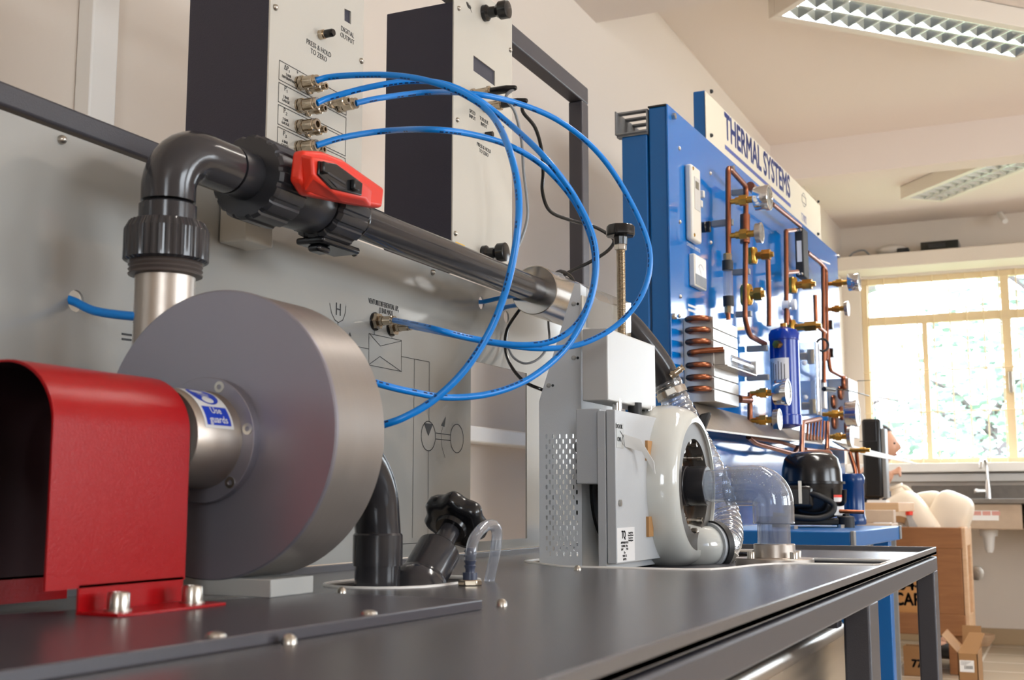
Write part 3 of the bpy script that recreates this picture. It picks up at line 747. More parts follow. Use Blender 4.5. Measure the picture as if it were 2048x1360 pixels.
obj('foot_flange', B().prism([(xs - 0.001, 0.642, PT), (fo - 0.006, 0.642, PT), (fo, 0.655, PT), (fo, 0.75, PT), (xs - 0.001, 0.75, PT)], (0, 0, 0.0022)), M['red'], guard, bevel=0.0004)
obj('foot_flange', B().box(xs - wd - 0.03, xs - wd + 0.001, 0.642, 0.75, PT, PT + 0.0022), M['red'], guard)
for u, v in ((236, 1222), (384, 1206)):
    q = PZ(u, v, PT + 0.002); q.x = min(q.x, fo - 0.008)
    obj('washer', B().cyl((q.x, q.y, PT + 0.0022), (q.x, q.y, PT + 0.0035), 0.0095), M['bolt'], guard)
    bt = obj('cap_screw', B().capscrew((q.x, q.y, PT + 0.0035), Z3, 0.0078, 0.0115), M['bolt'], guard)

motor = thing('unseen_motor', (-0.68, 0.38, PT), 'unseen grey finned motor added to block light into the open red guard', 'motor')  # out-of-view motor, added to keep light out of the guard
MC = V((-0.68, 0.20, 0.955))
obj('unseen_motor_body', B().lathe(MC, Y3, [(0, 0.05), (0.01, 0.064), (0.30, 0.064), (0.335, 0.055), (0.34, 0.02)], 40), M['grey'], motor)
for k in range(16):
    a = 2*PI*k/16; e = V((math.cos(a), 0, math.sin(a)))
    obj('unseen_motor_fin', B().obox(MC + Y3*0.15 + e*0.066, (e, Y3, e.cross(Y3)), (0.006, 0.12, 0.0015)), M['grey'], motor)
for x in (-0.725, -0.655): obj('unseen_motor_foot', B().box(x, x + 0.02, 0.26, 0.46, PT, 0.91), M['grey'], motor, bevel=0.002)

# ================================================================ dark PVC discharge pipework with the valve
pipe = thing('discharge_pipework', (RX, RY, rz(545)), 'dark grey plastic pipe running from the pump riser to the steel flow cylinder', 'pipe')
PXX, PZZ = -0.735, PX(440, 332, -0.735).z
def yx(u, v): return PX(u, v, PXX).y
def knurl(p, d, prof, n, parent, name, m, amp=0.02, gap=9):
    x, y, d_ = frame_of(d); rs = []
    for h, r in prof:
        rs.append([V(p) + d_*h + (x*math.cos(2*PI*i/n) + y*math.sin(2*PI*i/n))*r*(1 + (amp if (i % gap) < gap*2//3 else 0)) for i in range(n)])
    return obj(name, B().rings(rs), M[m], parent, smooth=25)
z0n, z1n = rz(527), rz(447)
knurl((RX, RY, z0n), Z3, [(0, 0.034), (0.002, 0.0372), (z1n - z0n - 0.008, 0.0372), (z1n - z0n, 0.033)], 144, pipe, 'union_nut', 'pvc', 0.03, 4)
obj('union_end', B().lathe((RX, RY, z1n - 0.002), Z3, [(0, 0.0262), (rz(405) - z1n - 0.002, 0.0262), (rz(405) - z1n, 0.0235)], 48), M['pvc'], pipe)
ez0 = rz(405); re = 0.0248; rc = 0.034
pts = [(RX, RY, ez0), (RX, RY, PZZ - rc)] + [(RX + (PXX - RX)*k/8, RY + rc*(1 - math.cos(PI/2*k/8)), PZZ - rc + rc*math.sin(PI/2*k/8)) for k in range(1, 9)] + [(PXX, yx(452, 335), PZZ)]
obj('elbow', B().tube(pts, re, 40, 1), M['pvc'], pipe)
ye = yx(452, 335)
obj('union_end', B().lathe((PXX, ye - 0.002, PZZ), Y3, [(0, 0.0225), (0.006, 0.0225), (0.006, 0.0245), (yx(500, 352) - ye + 0.004, 0.0245)], 40), M['pvcdark'], pipe)
ya, yb = yx(492, 350), yx(556, 372)
knurl((PXX, ya, PZZ), Y3, [(0, 0.036), (0, 0.0395), (0.004, 0.042), (yb - ya - 0.006, 0.042), (yb - ya, 0.037)], 144, pipe, 'union_nut', 'pvcdark', 0.045)
yc, yd = yx(628, 405), yx(688, 430)
vb = obj('valve_body', B().lathe((PXX, yb - 0.004, PZZ), Y3, [(0, 0.030), (0.01, 0.0345), ((yc - yb)*0.5, 0.036), (yc - yb, 0.0345), (yc - yb + 0.006, 0.030)], 48), M['pvcdark'], pipe)
knurl((PXX, yc, PZZ), Y3, [(0, 0.033), (0.004, 0.0375), (yd - yc - 0.006, 0.0375), (yd - yc, 0.03)], 144, pipe, 'union_nut', 'pvcdark', 0.045)
ys = yx(1068, 582)
obj('pipe', B().cyl((PXX, yd - 0.004, PZZ), (PXX, ys + 0.01, PZZ), 0.0205, n=40), M['pvc'], pipe)
obj('pipe_clip', B().ring((PXX, yd + 0.014, PZZ), Y3, 0.0235, 0.004, 40, 8), M['black'], pipe)
br = obj('pipe_bracket', B().box(PXX - 0.025, PXX + 0.012, yc + 0.002, yd + 0.018, PZZ - 0.044, PZZ - 0.036).box(PXX - 0.012, PXX + 0.004, yc + 0.006, yc + 0.03, PZZ - 0.052, PZZ - 0.044), M['black'], pipe, bevel=0.003)
obj('bracket_screw', B().dome((PXX + 0.002, yd + 0.02, PZZ - 0.041), Y3, 0.004, 0.006), M['bolt'], pipe)
yse = 1.93
obj('flow_cylinder', B().lathe((PXX, ys, PZZ), Y3, [(0, 0.0205), (0.0, 0.0372), (0.001, 0.0385), (yse - ys, 0.0385), (yse - ys, 0.02)], 64), M['steel'], pipe)
lab(pipe.children[-1], 'brushed steel flow cylinder')
# bend from the cylinder to the clear hose
g1, g2, g3, g4 = V((PXX, yse, PZZ)), PF(1268, 640, 2.12), PF(1318, 728, 2.14), PF(1343, 788, 2.14)
bend = obj('pipe_bend', B().tube([g1, V((PXX, yse + 0.05, PZZ - 0.004)), g2 + V((-.02, 0, 0)), g3, g4], 0.0235, 28, 8), M['pvc'], pipe)
q = PF(1275, 655, 2.09); 
tp = PF(1352, 745, 2.11); dd = (PF(1372, 730, 2.11) - tp).normalized()
pushfit('pressure_tapping', tp - dd*0.012, dd, 0.0058, 0.028, pipe)
# red valve handle
HX = PXX + 0.048
st = PX(600, 350, HX)
hd = obj('valve_handle', B().prism([PX(u, v, HX) for u, v in ((584, 303), (622, 305), (664, 321), (748, 379), (744, 418), (690, 410), (596, 392), (577, 362))], (0.014, 0, 0)), M['redplastic'], pipe, bevel=0.004, seg=3)
HX2 = HX + 0.014
grip = obj('handle_grip', B().rings([[PX(u, v, HX2 - 0.002) for u, v in ((600, 308), (664, 322), (745, 380), (742, 416), (690, 408), (606, 384))], [PX(u, v, HX2 + 0.013) for u, v in ((624, 313), (668, 322), (736, 370), (732, 400), (668, 386), (626, 350))]]), M['redplastic'], hd, bevel=0.003, seg=3)
ins = lab(obj('handle_insert', B().prism([PX(u, v, HX2 + 0.0125) for u, v in ((634, 322), (668, 328), (721, 367), (719, 392), (660, 378), (632, 350))], (0.003, 0, 0)), M['black'], hd, bevel=0.001), 'black insert')
for u, v in ((645, 337), (706, 372)):
    q = PX(u, v, HX2 + 0.0155); obj('insert_lug', B().box(q.x, q.x + 0.005, q.y - 0.005, q.y + 0.005, q.z - 0.005, q.z + 0.006), M['black'], ins, bevel=0.001)
obj('embossed_arrow', B().prism([PX(u, v, HX2 + 0.0150) for u, v in ((656, 358), (692, 379), (674, 377))], (0.0012, 0, 0)).prism([PX(u, v, HX2 + 0.0150) for u, v in ((657, 345), (690, 365), (689, 369), (656, 349))], (0.001, 0, 0)), M['pvcdark'], ins)
sy = PX(603, 355, HX).y
obj('valve_stem', B().cyl((PXX + 0.02, sy, PZZ), (HX + 0.002, sy, PZZ), 0.013), M['pvcdark'], pipe)

# ================================================================ suction pipe and hand valve in the table cut-out
sp = thing('suction_pipe', (-0.645, 1.077, T - 0.02), 'short dark grey plastic suction pipe curving from the pump down into the table', 'pipe')
sx, sy_ = -0.647, 1.083
def sz(v): return PY(752, v, sy_).z
obj('pipe', B().cyl((sx, sy_, T - 0.03), (sx, sy_, sz(1128)), 0.0232, n=36), M['pvc'], sp)
obj('socket', B().lathe((sx, sy_, sz(1131)), Z3, [(0, 0.0255), (sz(1066) - sz(1131) - 0.002, 0.0255), (sz(1066) - sz(1131), 0.024)], 40), M['pvc'], sp)
zs = sz(1068)
obj('bend', B().tube([(sx, sy_, zs), (sx, sy_ - 0.003, zs + 0.018)] + [(sx, sy_ - 0.085*(1 - math.cos(a)) - 0.003, zs + 0.018 + 0.07*math.sin(a)) for a in [PI/2*k/8 for k in range(1, 9)]] + [(sx, 0.897, zs + 0.088)], 0.0235, 36, 2), M['pvc'], sp)
for q_, d_ in ((V((-0.667, 0.965, zs + 0.085)), V((-0.75, 0.6, 0.25)).normalized()),):
    pushfit('pressure_tapping', q_, d_, 0.006, 0.026, sp)
HEND1 = V((-0.667, 0.965, zs + 0.085)) + V((-0.75, 0.6, 0.25)).normalized()*0.024
q_ = V((RX + 0.004, RY + rr - 0.001, 1.03)); pushfit('pressure_tapping', q_, Y3, 0.006, 0.026, pump); HEND2 = q_ + Y3*0.024
hv = thing('angle_valve', (-0.64, 1.14, T - 0.03), 'angled dark grey valve with a black lobed handwheel, beside the suction pipe', 'valve')
a0 = PF(848, 1152, fwd((-0.645, 1.135, 0.83))); a1 = PF(903, 1056, fwd((-0.645, 1.135, 0.83)) + 0.055)
ax = (a1 - a0).normalized(); ln = (a1 - a0).length
s_ = ln
obj('valve_body', B().sphere(a0 - ax*0.022, 0.034, (1, 1, 0.9), 32, 18), M['pvc'], hv)
b = B(); 
obj('bonnet', B().lathe(a0 - ax*0.03, ax, [(0, 0.0245), (0.03 + 0.52*s_, 0.0245), (0.033 + 0.52*s_, 0.022), (0.033 + 0.52*s_, 0.01)], 40), M['pvc'], hv)
obj('valve_stem', B().cyl(a0 + ax*0.4*s_, a0 + ax*1.02*s_, 0.0115, n=24), M['grey'] if False else M['pvc'], hv)
x_, y_, _ = frame_of(ax)
def lobes(h, r): return [a1 + ax*h + (x_*math.cos(t) + y_*math.sin(t))*r*1.06*(1 + 0.07*math.cos(7*t)) for t in [2*PI*k/98 for k in range(98)]]
hw = obj('handwheel', B().rings([lobes(0.001, 0.024), lobes(0.003, 0.030), lobes(0.007, 0.0335), lobes(0.017, 0.0335), lobes(0.022, 0.031), lobes(0.024, 0.025)]), M['black'], hv, smooth=50)
obj('hub_boss', B().lathe(a1 - ax*0.004, ax, [(0, 0.014), (0.0, 0.0175), (0.006, 0.0195)], 36), M['black'], hw)
# clear vent tube
ct = thing('vent_tube', (-0.56, 1.117, T), 'small looped clear tube on a hex fitting, in front of the black handwheel', 'tube')
q = PZ(940, 1171, T)
obj('hex_nut', B().hexn((q.x, q.y, T), Z3, 0.006, 0.0125), M['nickel'], ct, bevel=0.001)
zz = [T + 0.006]
obj('hose_barb', B().lathe((q.x, q.y, T + 0.006), Z3, [(0, 0.0075), (0.007, 0.0075), (0.007, 0.005)] + sum([[(0.010 + 0.005*k, 0.0048), (0.014 + 0.005*k, 0.0064)] for k in range(4)], []) + [(0.032, 0.004)], 20), mat('slate_blue_nylon', (70, 76, 96), 0.3), ct)
f0 = fwd(q)
obj('tube', B().tube([V((q.x, q.y, T + 0.026)), PF(942, 1105, f0), PF(948, 1078, f0 + 0.01), PF(965, 1056, f0 + 0.03), PF(984, 1050, f0 + 0.05), PF(994, 1066, f0 + 0.06), PF(990, 1105, f0 + 0.06), PF(981, 1150, f0 + 0.07), PF(978, 1165, f0 + 0.07)], 0.0058, 16, 8), M['vent'], ct)

# ================================================================ turbine unit
tu = thing('turbine_unit', (-0.6, 1.7, T - 0.01), 'white turbine rig with perforated guard and glossy round white casing, centre of the bench', 'turbine')
YG = 1.614
gx0, gx1 = PY(1079, 1000, YG).x, PY(1164, 1000, YG).x
def gp(u, v): q = PY(u, v, YG); return (q.x, q.z)
outl = [(gx0, T - 0.01), (gx1, T - 0.01), (gx1, gp(1163, 568)[1]), (gp(1150, 566)[0], gp(1150, 566)[1]), (gx0, gp(1080, 803)[1])]
holes = []
px0, pz0 = gp(1093.2, 873.4); dx = (gp(1146.4, 873.4)[0] - px0)/4; dz = (gp(1093.2, 1096.8)[1] - pz0)/11
for i in range(5):
    for k in range(12):
        holes.append(obround(px0 + dx*i, pz0 + dz*k, 0.0028, 0.0068, 4)); holes.append(obround(px0 + dx*(i + 0.5), pz0 + dz*(k + 0.5), 0.0028, 0.0068, 4))
gd = sheet('perforated_guard', [outl] + holes, 0.0015, (0, YG, 0), X3, Z3, M['guardwhite'], tu)
b = B(); zt_ = outl[2][1]
b.prism([(gx1 - 0.0015, YG, T - 0.01), (gx1 - 0.0015, YG + 0.15, T - 0.01), (gx1 - 0.0015, YG + 0.15, zt_ - 0.03), (gx1 - 0.0015, YG + 0.03, zt_ - 0.002), (gx1 - 0.0015, YG, zt_)], (0.0015, 0, 0))
b.box(gx0, gx0 + 0.0015, YG, YG + 0.05, T - 0.01, outl[4][1])
obj('guard_side', b, M['guardwhite'], gd)
for u, v in ((1148, 608), (1148, 716), (1098, 771)):
    q = PY(u, v, YG); obj('guard_screw', B().dome(q - Y3*0.0008, -Y3, 0.0035, 0.004), M['whitebox'], tu); 
    q = PY(u + 8, v, YG); obj('slot_mark', B().cyl(q - Y3*0.0007, q - Y3*0.0011, 0.002), M['black'], tu)
obj('belt_pulley', B().lathe((-0.655, YG + 0.115, 0.925), X3, [(0, 0.085), (0.03, 0.085), (0.03, 0.02), (0.048, 0.02)], 48), M['black'], tu)
q = PY(1158, 895, YG - 0.004); obj('stop_pin', B().cyl((q.x, YG - 0.012, q.z), (q.x + 0.02, YG - 0.012, q.z), 0.008), M['grey'], tu)
# upper carriage block
YBX = 1.528
def by(u, v): return PY(u, v, YBX)
bx0, bx1 = by(1164, 700).x, by(1215, 700).x
bz0, bz1 = by(1215, 800).z, by(1215, 655).z
byE = PX(1311, 750, bx1).y
obj('carriage_block', B().box(bx0, bx1, YBX, byE, bz0, bz1), M['whitebox'], tu, bevel=0.0015)
# hinge plates
YH = 1.513
hx0, hx1, hx2 = PY(1195.5, 1000, YH).x, PY(1213, 1000, YH).x, PY(1232, 1000, YH).x
hzt = PY(1213, 821, YH).z
obj('hinge_plate', B().box(hx0, hx1 - 0.0006, YH, YH + 0.30, T - 0.006, hzt), M['white'], tu, bevel=0.001)
mp = obj('motor_plate', B().box(hx1 + 0.0006, hx2, YH, YH + 0.36, T + 0.004, hzt + 0.0012), M['white'], tu, bevel=0.001)
q0, q1 = PY(1161, 820, YH + 0.03), PY(1195, 968, YH + 0.03)
obj('slide_block', B().box(q0.x, hx0 - 0.0006, YH + 0.012, YH + 0.16, q1.z, q0.z), M['white'], tu, bevel=0.0015)
qq = PY(1190, 1004, YH + 0.03); obj('hinge_bolt', B().hexn((hx0 - 0.008, YH + 0.035, qq.z), X3, 0.008, 0.006), M['bolt'], tu)
for y, r in ((YBX + 0.05, 0.0065), (YBX + 0.19, 0.006)):
    obj('guide_rod', B().cyl(((bx1 + hx1)/2 - 0.006, y, hzt - 0.01), ((bx1 + hx1)/2 - 0.006, y, bz0 + 0.005), r), M['chrome'], tu)
obj('spring_rod', B().cyl(((bx1 + hx1)/2 - 0.004, YBX + 0.12, hzt - 0.01), ((bx1 + hx1)/2 - 0.004, YBX + 0.12, bz0 + 0.005), 0.010), M['matt'], tu)
# labels on the motor plate
LX = hx2 + 0.0004
def lp(u, v): return PX(u, v, LX)
qa, qb = lp(1234, 1057), lp(1270, 1122)
rl = obj('rating_label', B().box(hx2, LX, qa.y, qb.y, qb.z + 0.001, lp(1234, 1056).z), M['label'], mp)
qc = lp(1247, 1070)
text('lettering', 'TQ', qc + X3*0.0003, Y3, Z3, 0.014, M['ink'], rl, bold=0.0004, xs=0.8)
text('lettering', 'Supplied by\nBonsall Street\nLong Eaton\nNottingham', lp(1261, 1073) + X3*0.0003, Y3, Z3, 0.0036, M['ink'], rl, xs=1.1)
text('lettering', 'APPARATUS\nSERIAL No\nkW        PH\nHz\nVOLTS\nAMPS', lp(1249, 1102) + X3*0.0003, Y3, Z3, 0.0046, M['ink'], rl, xs=1.2)
qa, qb = lp(1232.6, 845), lp(1248, 897)
dl = obj('door_label', B().box(hx2, LX, qa.y, qb.y, qb.z, qa.z), mat('silver_label', (168, 170, 168), 0.3), mp)
text('lettering', 'DOOR\n\nON', lp(1238, 866) + X3*0.0003, Y3, Z3, 0.009, M['ink'], dl)
b = B(); line_strip(b, [lp(1240, 862) + X3*.0003, lp(1246, 872) + X3*.0003, lp(1243, 882) + X3*.0003, lp(1246, 890) + X3*.0003], 0.001, X3); obj('label_line', b, M['ink'], dl, smooth=0)
q = lp(1239.5, 1006); obj('fixing_screw', B().cyl(q, q + X3*0.002, 0.0045), M['bolt'], mp)
# volute casing: axis along +X
YV = 1.762
VC = PY(1390, 972, YV)
vx = VC.x                        # outer face of the steel ring
def vr(px): return px*fwd(VC)/F_PX
RO, RIN = vr(131), vr(104)
zc = VC.z
b = B(); n = 64; m_ = 20; rmaj = vr(118); rings = []
for i in range(n):
    a = 2*PI*i/n
    sec = [(-0.001, RO*0.965), (0.004, RO*0.975)] + [(-0.043 + 0.047*math.cos(t), RO*0.975 + 0.0265*math.sin(t)**0.8) for t in [PI*j/18 for j in range(1, 18)]] + [(-0.090, RO*0.975), (-0.088, RO*0.945), (-0.03, RO*0.945)]
    rings.append([V((vx + x_, YV + r_*math.cos(a), zc + r_*math.sin(a))) for x_, r_ in sec])
b.rings(rings, closed=True)
obj('volute_casing', b, M['gloss'], tu, smooth=60)
lab(tu.children[-1], 'glossy white spiral casing')
obj('back_flange', B().lathe((vx - 0.082, YV, zc), X3, [(0, RO*0.9), (0.016, RO*1.0)], 64), M['gloss'], tu)
rg = obj('clamp_ring', B().lathe((vx - 0.030, YV, zc), X3, [(0, RO*0.98), (0.028, RO*0.98), (0.030, RO*0.965), (0.030, vr(94)), (0.020, vr(92)), (0.0, vr(92))], 72, caps=False), M['ringmetal'], tu)
obj('cover_plate', B().lathe((vx - 0.022, YV, zc), X3, [(0, vr(93)), (0.004, vr(93)), (0.004, vr(86)), (0, vr(86))], 64, caps=False), M['steel'], tu)
obj('viewing_window', B().lathe((vx - 0.021, YV, zc), X3, [(0, vr(86)), (0.003, vr(86))], 64), M['tint'], tu)
b = B()
for k in range(9):
    a = 2*PI*k/9
    p0 = V((vx - 0.031, YV + vr(30)*math.cos(a), zc + vr(30)*math.sin(a))); p1 = V((vx - 0.031, YV + vr(84)*math.cos(a + 0.6), zc + vr(84)*math.sin(a + 0.6)))
    dv = (p1 - p0).normalized()
    b.obox((p0 + p1)/2, (dv, X3, dv.cross(X3)), ((p1-p0).length/2, 0.006, 0.002))
b.lathe((vx - 0.040, YV, zc), X3, [(0, vr(84)), (0.003, vr(84))], 48)
obj('runner', b, mat('amber_bronze', (200, 146, 88), 0.32, 0.6), tu)
for k in range(12):
    a = 2*PI*(k + 0.35)/12
    q = V((vx - 0.020, YV + vr(90)*math.cos(a), zc + vr(90)*math.sin(a)))
    obj('ring_screw', B().lathe(q, X3, [(0, 0.0022), (0.010, 0.0022), (0.010, 0.0042), (0.018, 0.0042), (0.018, 0.002), (0.0165, 0.002)], 14), M['bolt'], tu)
for z_, w in ((zc + vr(68), 0.02), (zc - vr(75), 0.02)):
    obj('gasket_pad', B().box(hx2 + 0.004, vx - 0.06, YV - 0.125, YV - 0.105, z_ - 0.016, z_ + 0.012), M['tan'], tu)
q = PY(1262, 860, 1.62)
gq = [PX(u, v, hx2 + 0.001) for u, v in ((1247, 868), (1250, 893))]
dvy = V((0.012, 0.035, -0.006)); dvz = V((0.012, 0.02, -0.03))
obj('guide_plate', B().rings([[gq[0], gq[1], gq[1] + V((0, 0.002, 0)), gq[0] + V((0, 0.002, 0))], [gq[0] + dvy, gq[1] + dvy, gq[1] + dvy + V((0, 0.002, 0)), gq[0] + dvy + V((0, 0.002, 0))], [gq[0] + dvy + dvz, gq[1] + dvy + dvz, gq[1] + dvy + dvz + V((0, 0.002, 0)), gq[0] + dvy + dvz + V((0, 0.002, 0))]]), M['whitebox'], tu)
# inlet stub and flange
fd = V((0.42, 0.91, 0.02)).normalized()
fc = PF(1418, 1091, fwd((vx - 0.01, YV + 0.06, 0.85)))
s0 = V((vx - 0.043, YV - 0.03, zc - rmaj + 0.006))
obj('inlet_stub', B().tube([s0, s0 + V((0.004, 0.05, -0.002)), fc - fd*0.035, fc], lambda k: 0.034 - 0.004*k, 28, 6), M['gloss'], tu)
obj('inlet_flange', B().lathe(fc - fd*0.002, fd, [(0, 0.026), (0, 0.0345), (0.006, 0.0345)], 48), M['white'], tu)
obj('rubber_ring', B().lathe(fc + fd*0.004, fd, [(0, 0.0345), (0.0, 0.0372), (0.012, 0.0372), (0.014, 0.033)], 48), M['matt'], tu)
# hub
obj('hub', B().lathe((vx - 0.025, YV, zc), X3, [(0, vr(40)), (0.014, vr(40)), (0.015, vr(38.5)), (0.018, vr(38.5)), (0.019, vr(39.5)), (0.044, vr(39.5)), (0.045, vr(38)), (0.045, vr(31))], 48), M['pvcdark'], tu)
# threaded spindle with knob
sk = PF(1241, 470, fwd((bx0 + 0.02, YBX + 0.09, 1.2)))
sp0 = V((sk.x, sk.y, bz1 - 0.002))
ztop_ = PF(1241, 490, fwd(sk)).z
b = B(); hh = ztop_ - sp0.z; prof = []
k = 0.0
while k < hh: prof += [(k, 0.0058), (k + 0.001, 0.0066)]; k += 0.002
b.lathe(sp0, Z3, prof, 20)
spn = obj('threaded_spindle', b, M['nickel'], tu, smooth=60)
obj('lock_nut', B().hexn((sk.x, sk.y, ztop_ - 0.008), Z3, 0.009, 0.0088), M['bolt'], tu, bevel=0.0006)
kn = [[V((sk.x + r*(1 + 0.03*math.cos(8*t))*math.cos(t), sk.y + r*(1 + 0.03*math.cos(8*t))*math.sin(t), ztop_ + h)) for t in [2*PI*i/64 for i in range(64)]] for h, r in ((0, 0.0095), (0.011, 0.0100), (0.012, 0.019), (0.014, 0.0208), (0.025, 0.0205), (0.028, 0.018), (0.028, 0.012))]
obj('adjusting_knob', B().rings(kn), M['black'], tu, smooth=40)
# clear safety screen and backing plate
sxp = bx1 - 0.05
def sq(u, v): return PX(u, v, sxp)
obj('safety_screen', B().prism([sq(1176, 572), sq(1262, 606), sq(1262, 674), sq(1176, 655)], (-0.003, 0, 0)), M['screen_clear'], tu)
p1, p2 = sq(1200, 650), sq(1262, 690)
obj('backing_plate', B().prism([V((sxp - 0.006, *q[1:])) for q in (sq(1172, 590), sq(1262, 618), sq(1262, 700), sq(1172, 690))], (-0.002, 0, 0)), M['ivory'], tu)

# ================================================================ clear outlet elbow on its flange
oe = thing('outlet_elbow', (PY(1547, 1118, YV).x, YV, 0.8115), 'clear plastic elbow pipe on a round bolted flange, right of the white casing', 'pipe')
ex = PY(1546, 1000, YV).x; zh = zc
po = 0.0235
obj('flange_plate', B().lathe((ex, YV, 0.8117), Z3, [(0, 0.0555), (0.012, 0.0555), (0.013, 0.0545)], 64), M['alu'], oe)
zf_ = 0.8247
obj('flange_neck', B().lathe((ex, YV, zf_), Z3, [(0, 0.0305), (0.001, 0.0295), (0.019, 0.0295), (0.020, 0.0285), (0.020, 0.0235)], 48), M['alu'], oe)
for k in range(4):
    a = PI/4 + PI/2*k + 0.12; q = V((ex + 0.042*math.cos(a), YV + 0.042*math.sin(a), zf_))
    obj('cap_screw', B().capscrew(q, Z3, 0.0058, 0.0095), M['bolt'], oe)
zt0 = zf_ + 0.012; zt1 = PY(1546, 1047, YV).z; zt2 = PY(1546, 1010, YV).z
obj('lower_tube', B().rings([[V((ex + r*math.cos(t), YV + r*math.sin(t), z)) for t in [2*PI*k/40 for k in range(40)]] for r, z in ((po, zt0), (po, zt1 + 0.01), (po - 0.003, zt1 + 0.01), (po - 0.003, zt0))], caps=False, closed=True), M['acrylic2'], oe)
eo = 0.0295; rc = 0.026
xs0 = PY(1455, 970, YV).x
pts = [(ex, YV, zt1)] + [(ex, YV, zh - rc - 0.004)] + [(ex - rc*(1 - math.cos(a)), YV, zh - rc + rc*math.sin(a)) for a in [PI/2*k/10 for k in range(1, 11)]] + [(xs0, YV, zh)]
obj('elbow', B().tube(pts, eo, 40, 1, caps=False), M['acrylic'], oe)
obj('elbow_bore', B().tube(pts, eo - 0.005, 40, 1, caps=False), M['acrylic'], oe)
xs1 = vx + 0.008
obj('side_tube', B().tube([(xs1, YV, zh), (xs0 + 0.02, YV, zh)], po, 40, 1, caps=False), M['acrylic2'], oe)
obj('solvent_joint', B().ring((ex, YV, zt1 + 0.001), Z3, eo - 0.001, 0.0016, 40, 8), M['acrylic2'], oe)
obj('solvent_joint', B().ring((xs0 + 0.001, YV, zh), X3, eo - 0.001, 0.0016, 40, 8), M['acrylic2'], oe)
bb = B(); rr = random.Random(4)
for k in range(140):
    a = PI/2*rr.random(); t = rr.uniform(-1.4, 1.4) + PI/2*0
    R_ = rc + (eo - 0.004)*math.cos(t); off = (eo - 0.004)*math.sin(t)
    c = V((ex - rc + R_*math.cos(a), YV + off, zh - rc + R_*math.sin(a))) if rr.random() < 0.6 else V((ex - rc - rr.uniform(0, 0.03), YV + off, zh + (eo - 0.004)*math.cos(t)))
    bmesh.ops.create_icosphere(bb.bm, subdivisions=1, radius=rr.uniform(0.0004, 0.001), matrix=Matrix.Translation(c))
dr = obj('water_droplets', bb, M['label'], oe); dr['kind'] = 'stuff'

# ================================================================ corrugated clear hose
ch = thing('clear_hose', fc, 'ribbed clear hose looping behind the round white casing', 'hose')
hp = [g4 - (g4 - g3).normalized()*0.02, PF(1355, 812, 2.13), PF(1385, 872, 2.11), PF(1412, 925, 2.08), PF(1436, 985, 2.06), PF(1450, 1035, 2.04), PF(1455, 1070, 2.00), PF(1447, 1092, 1.95), fc + fd*0.015]
P_ = spline(hp, 10)
def ribr(k): return 0.0255*(1 + 0.035*math.sin(k*2*PI*30))
def dense(P, n):
    Ls = [0]
    for a, c in zip(P, P[1:]): Ls.append(Ls[-1] + (c-a).length)
    out = []; j = 0
    for i in range(n + 1):
        s = Ls[-1]*i/n
        while j < len(P) - 2 and Ls[j+1] < s: j += 1
        t = (s - Ls[j])/max(1e-9, Ls[j+1] - Ls[j]); out.append(P[j].lerp(P[j+1], min(1, t)))
    return out
Pd = dense(P_, 240)
obj('ribbed_tube', B().tube(Pd, ribr, 24, 1, caps=False), M['ribbed'], ch)
wire = []
for i in range(0, 241):
    k = i/240; a = 2*PI*30*k
    t = (Pd[min(i+1, 240)] - Pd[max(i-1, 0)]).normalized(); x_, y_, _ = frame_of(t); wire.append((Pd[i], x_, y_))
b = B()
for i in range(4, 236, 8):
    t = (Pd[i+1] - Pd[i-1]).normalized(); b.ring(Pd[i], t, 0.0258, 0.0006, 28, 5)
obj('wire_helix', b, M['chrome'], ch)
for i0, nm in ((10, 'hose_clamp'), (232, 'hose_clamp')):
    t = (Pd[i0+1] - Pd[i0-1]).normalized()
    cl = obj(nm, B().lathe(Pd[i0] - t*0.006, t, [(0, 0.0266), (0, 0.0278), (0.012, 0.0278), (0.012, 0.0266)], 40, caps=False), M['steel'], ch)
    x_, y_, _ = frame_of(t); w = (ray(1400, 900)*-1).normalized(); w = (w - t*w.dot(t)).normalized()
    obj('clamp_screw', B().obox(Pd[i0] + w*0.031, (t, w, t.cross(w)), (0.006, 0.005, 0.009)), M['bolt'], cl, bevel=0.001)
q = PF(1405, 846, 2.02)
obj('hose_clip', B().obox(q, ((PF(1415, 825, 2.02) - PF(1400, 865, 2.02)).normalized(), V((.9, .3, .2)), V((.2, -.9, .3))), (0.016, 0.010, 0.009)), M['matt'], ch, bevel=0.004)

# ================================================================ blue hoses
RH = 0.0037
def hose(name, pts, label, seed, r=RH, mark=True):
    t = thing(name, pts[0], label, 'hose', 'blue pressure hoses')
    P = dense(spline(pts, 10), 160)
    tb = obj('tube', B().tube(P, r, 14, 1), M['hose'], t)
    if mark:
        b = B(); rr = random.Random(seed); i = 3
        while i < len(P) - 6:
            ln = rr.choice((2, 3, 5, 7))
            for j in range(i, min(i + ln, len(P) - 2)):
                if rr.random() < 0.85:
                    td = (P[j+1] - P[j]); tn = td.normalized()
                    w = (EYE - P[j]).normalized(); w = (w - tn*w.dot(tn)).normalized(); s = tn.cross(w)
                    a = 0.35
                    def pt(t_, e): return P[j] + td*t_ + (w*math.cos(e) + s*math.sin(e))*(r*1.02)
                    k0, k1 = rr.uniform(0, .15), rr.uniform(.6, .9)
                    b.bm.faces.new([b.bm.verts.new(x) for x in (pt(k0, a), pt(k1, a), pt(k1, a + 0.5), pt(k0, a + 0.5))])
            i += ln + rr.choice((2, 4, 8))
        ink(tb, b, M['hoseink'])
    return t
fA, fC = fwd(tips['a']), fwd(tips['c'])
vcn = PX(749, 643, XP); vA = vcn + X3*0.030; vcn2 = PX(782, 655, XP); vB = vcn2 + X3*0.030
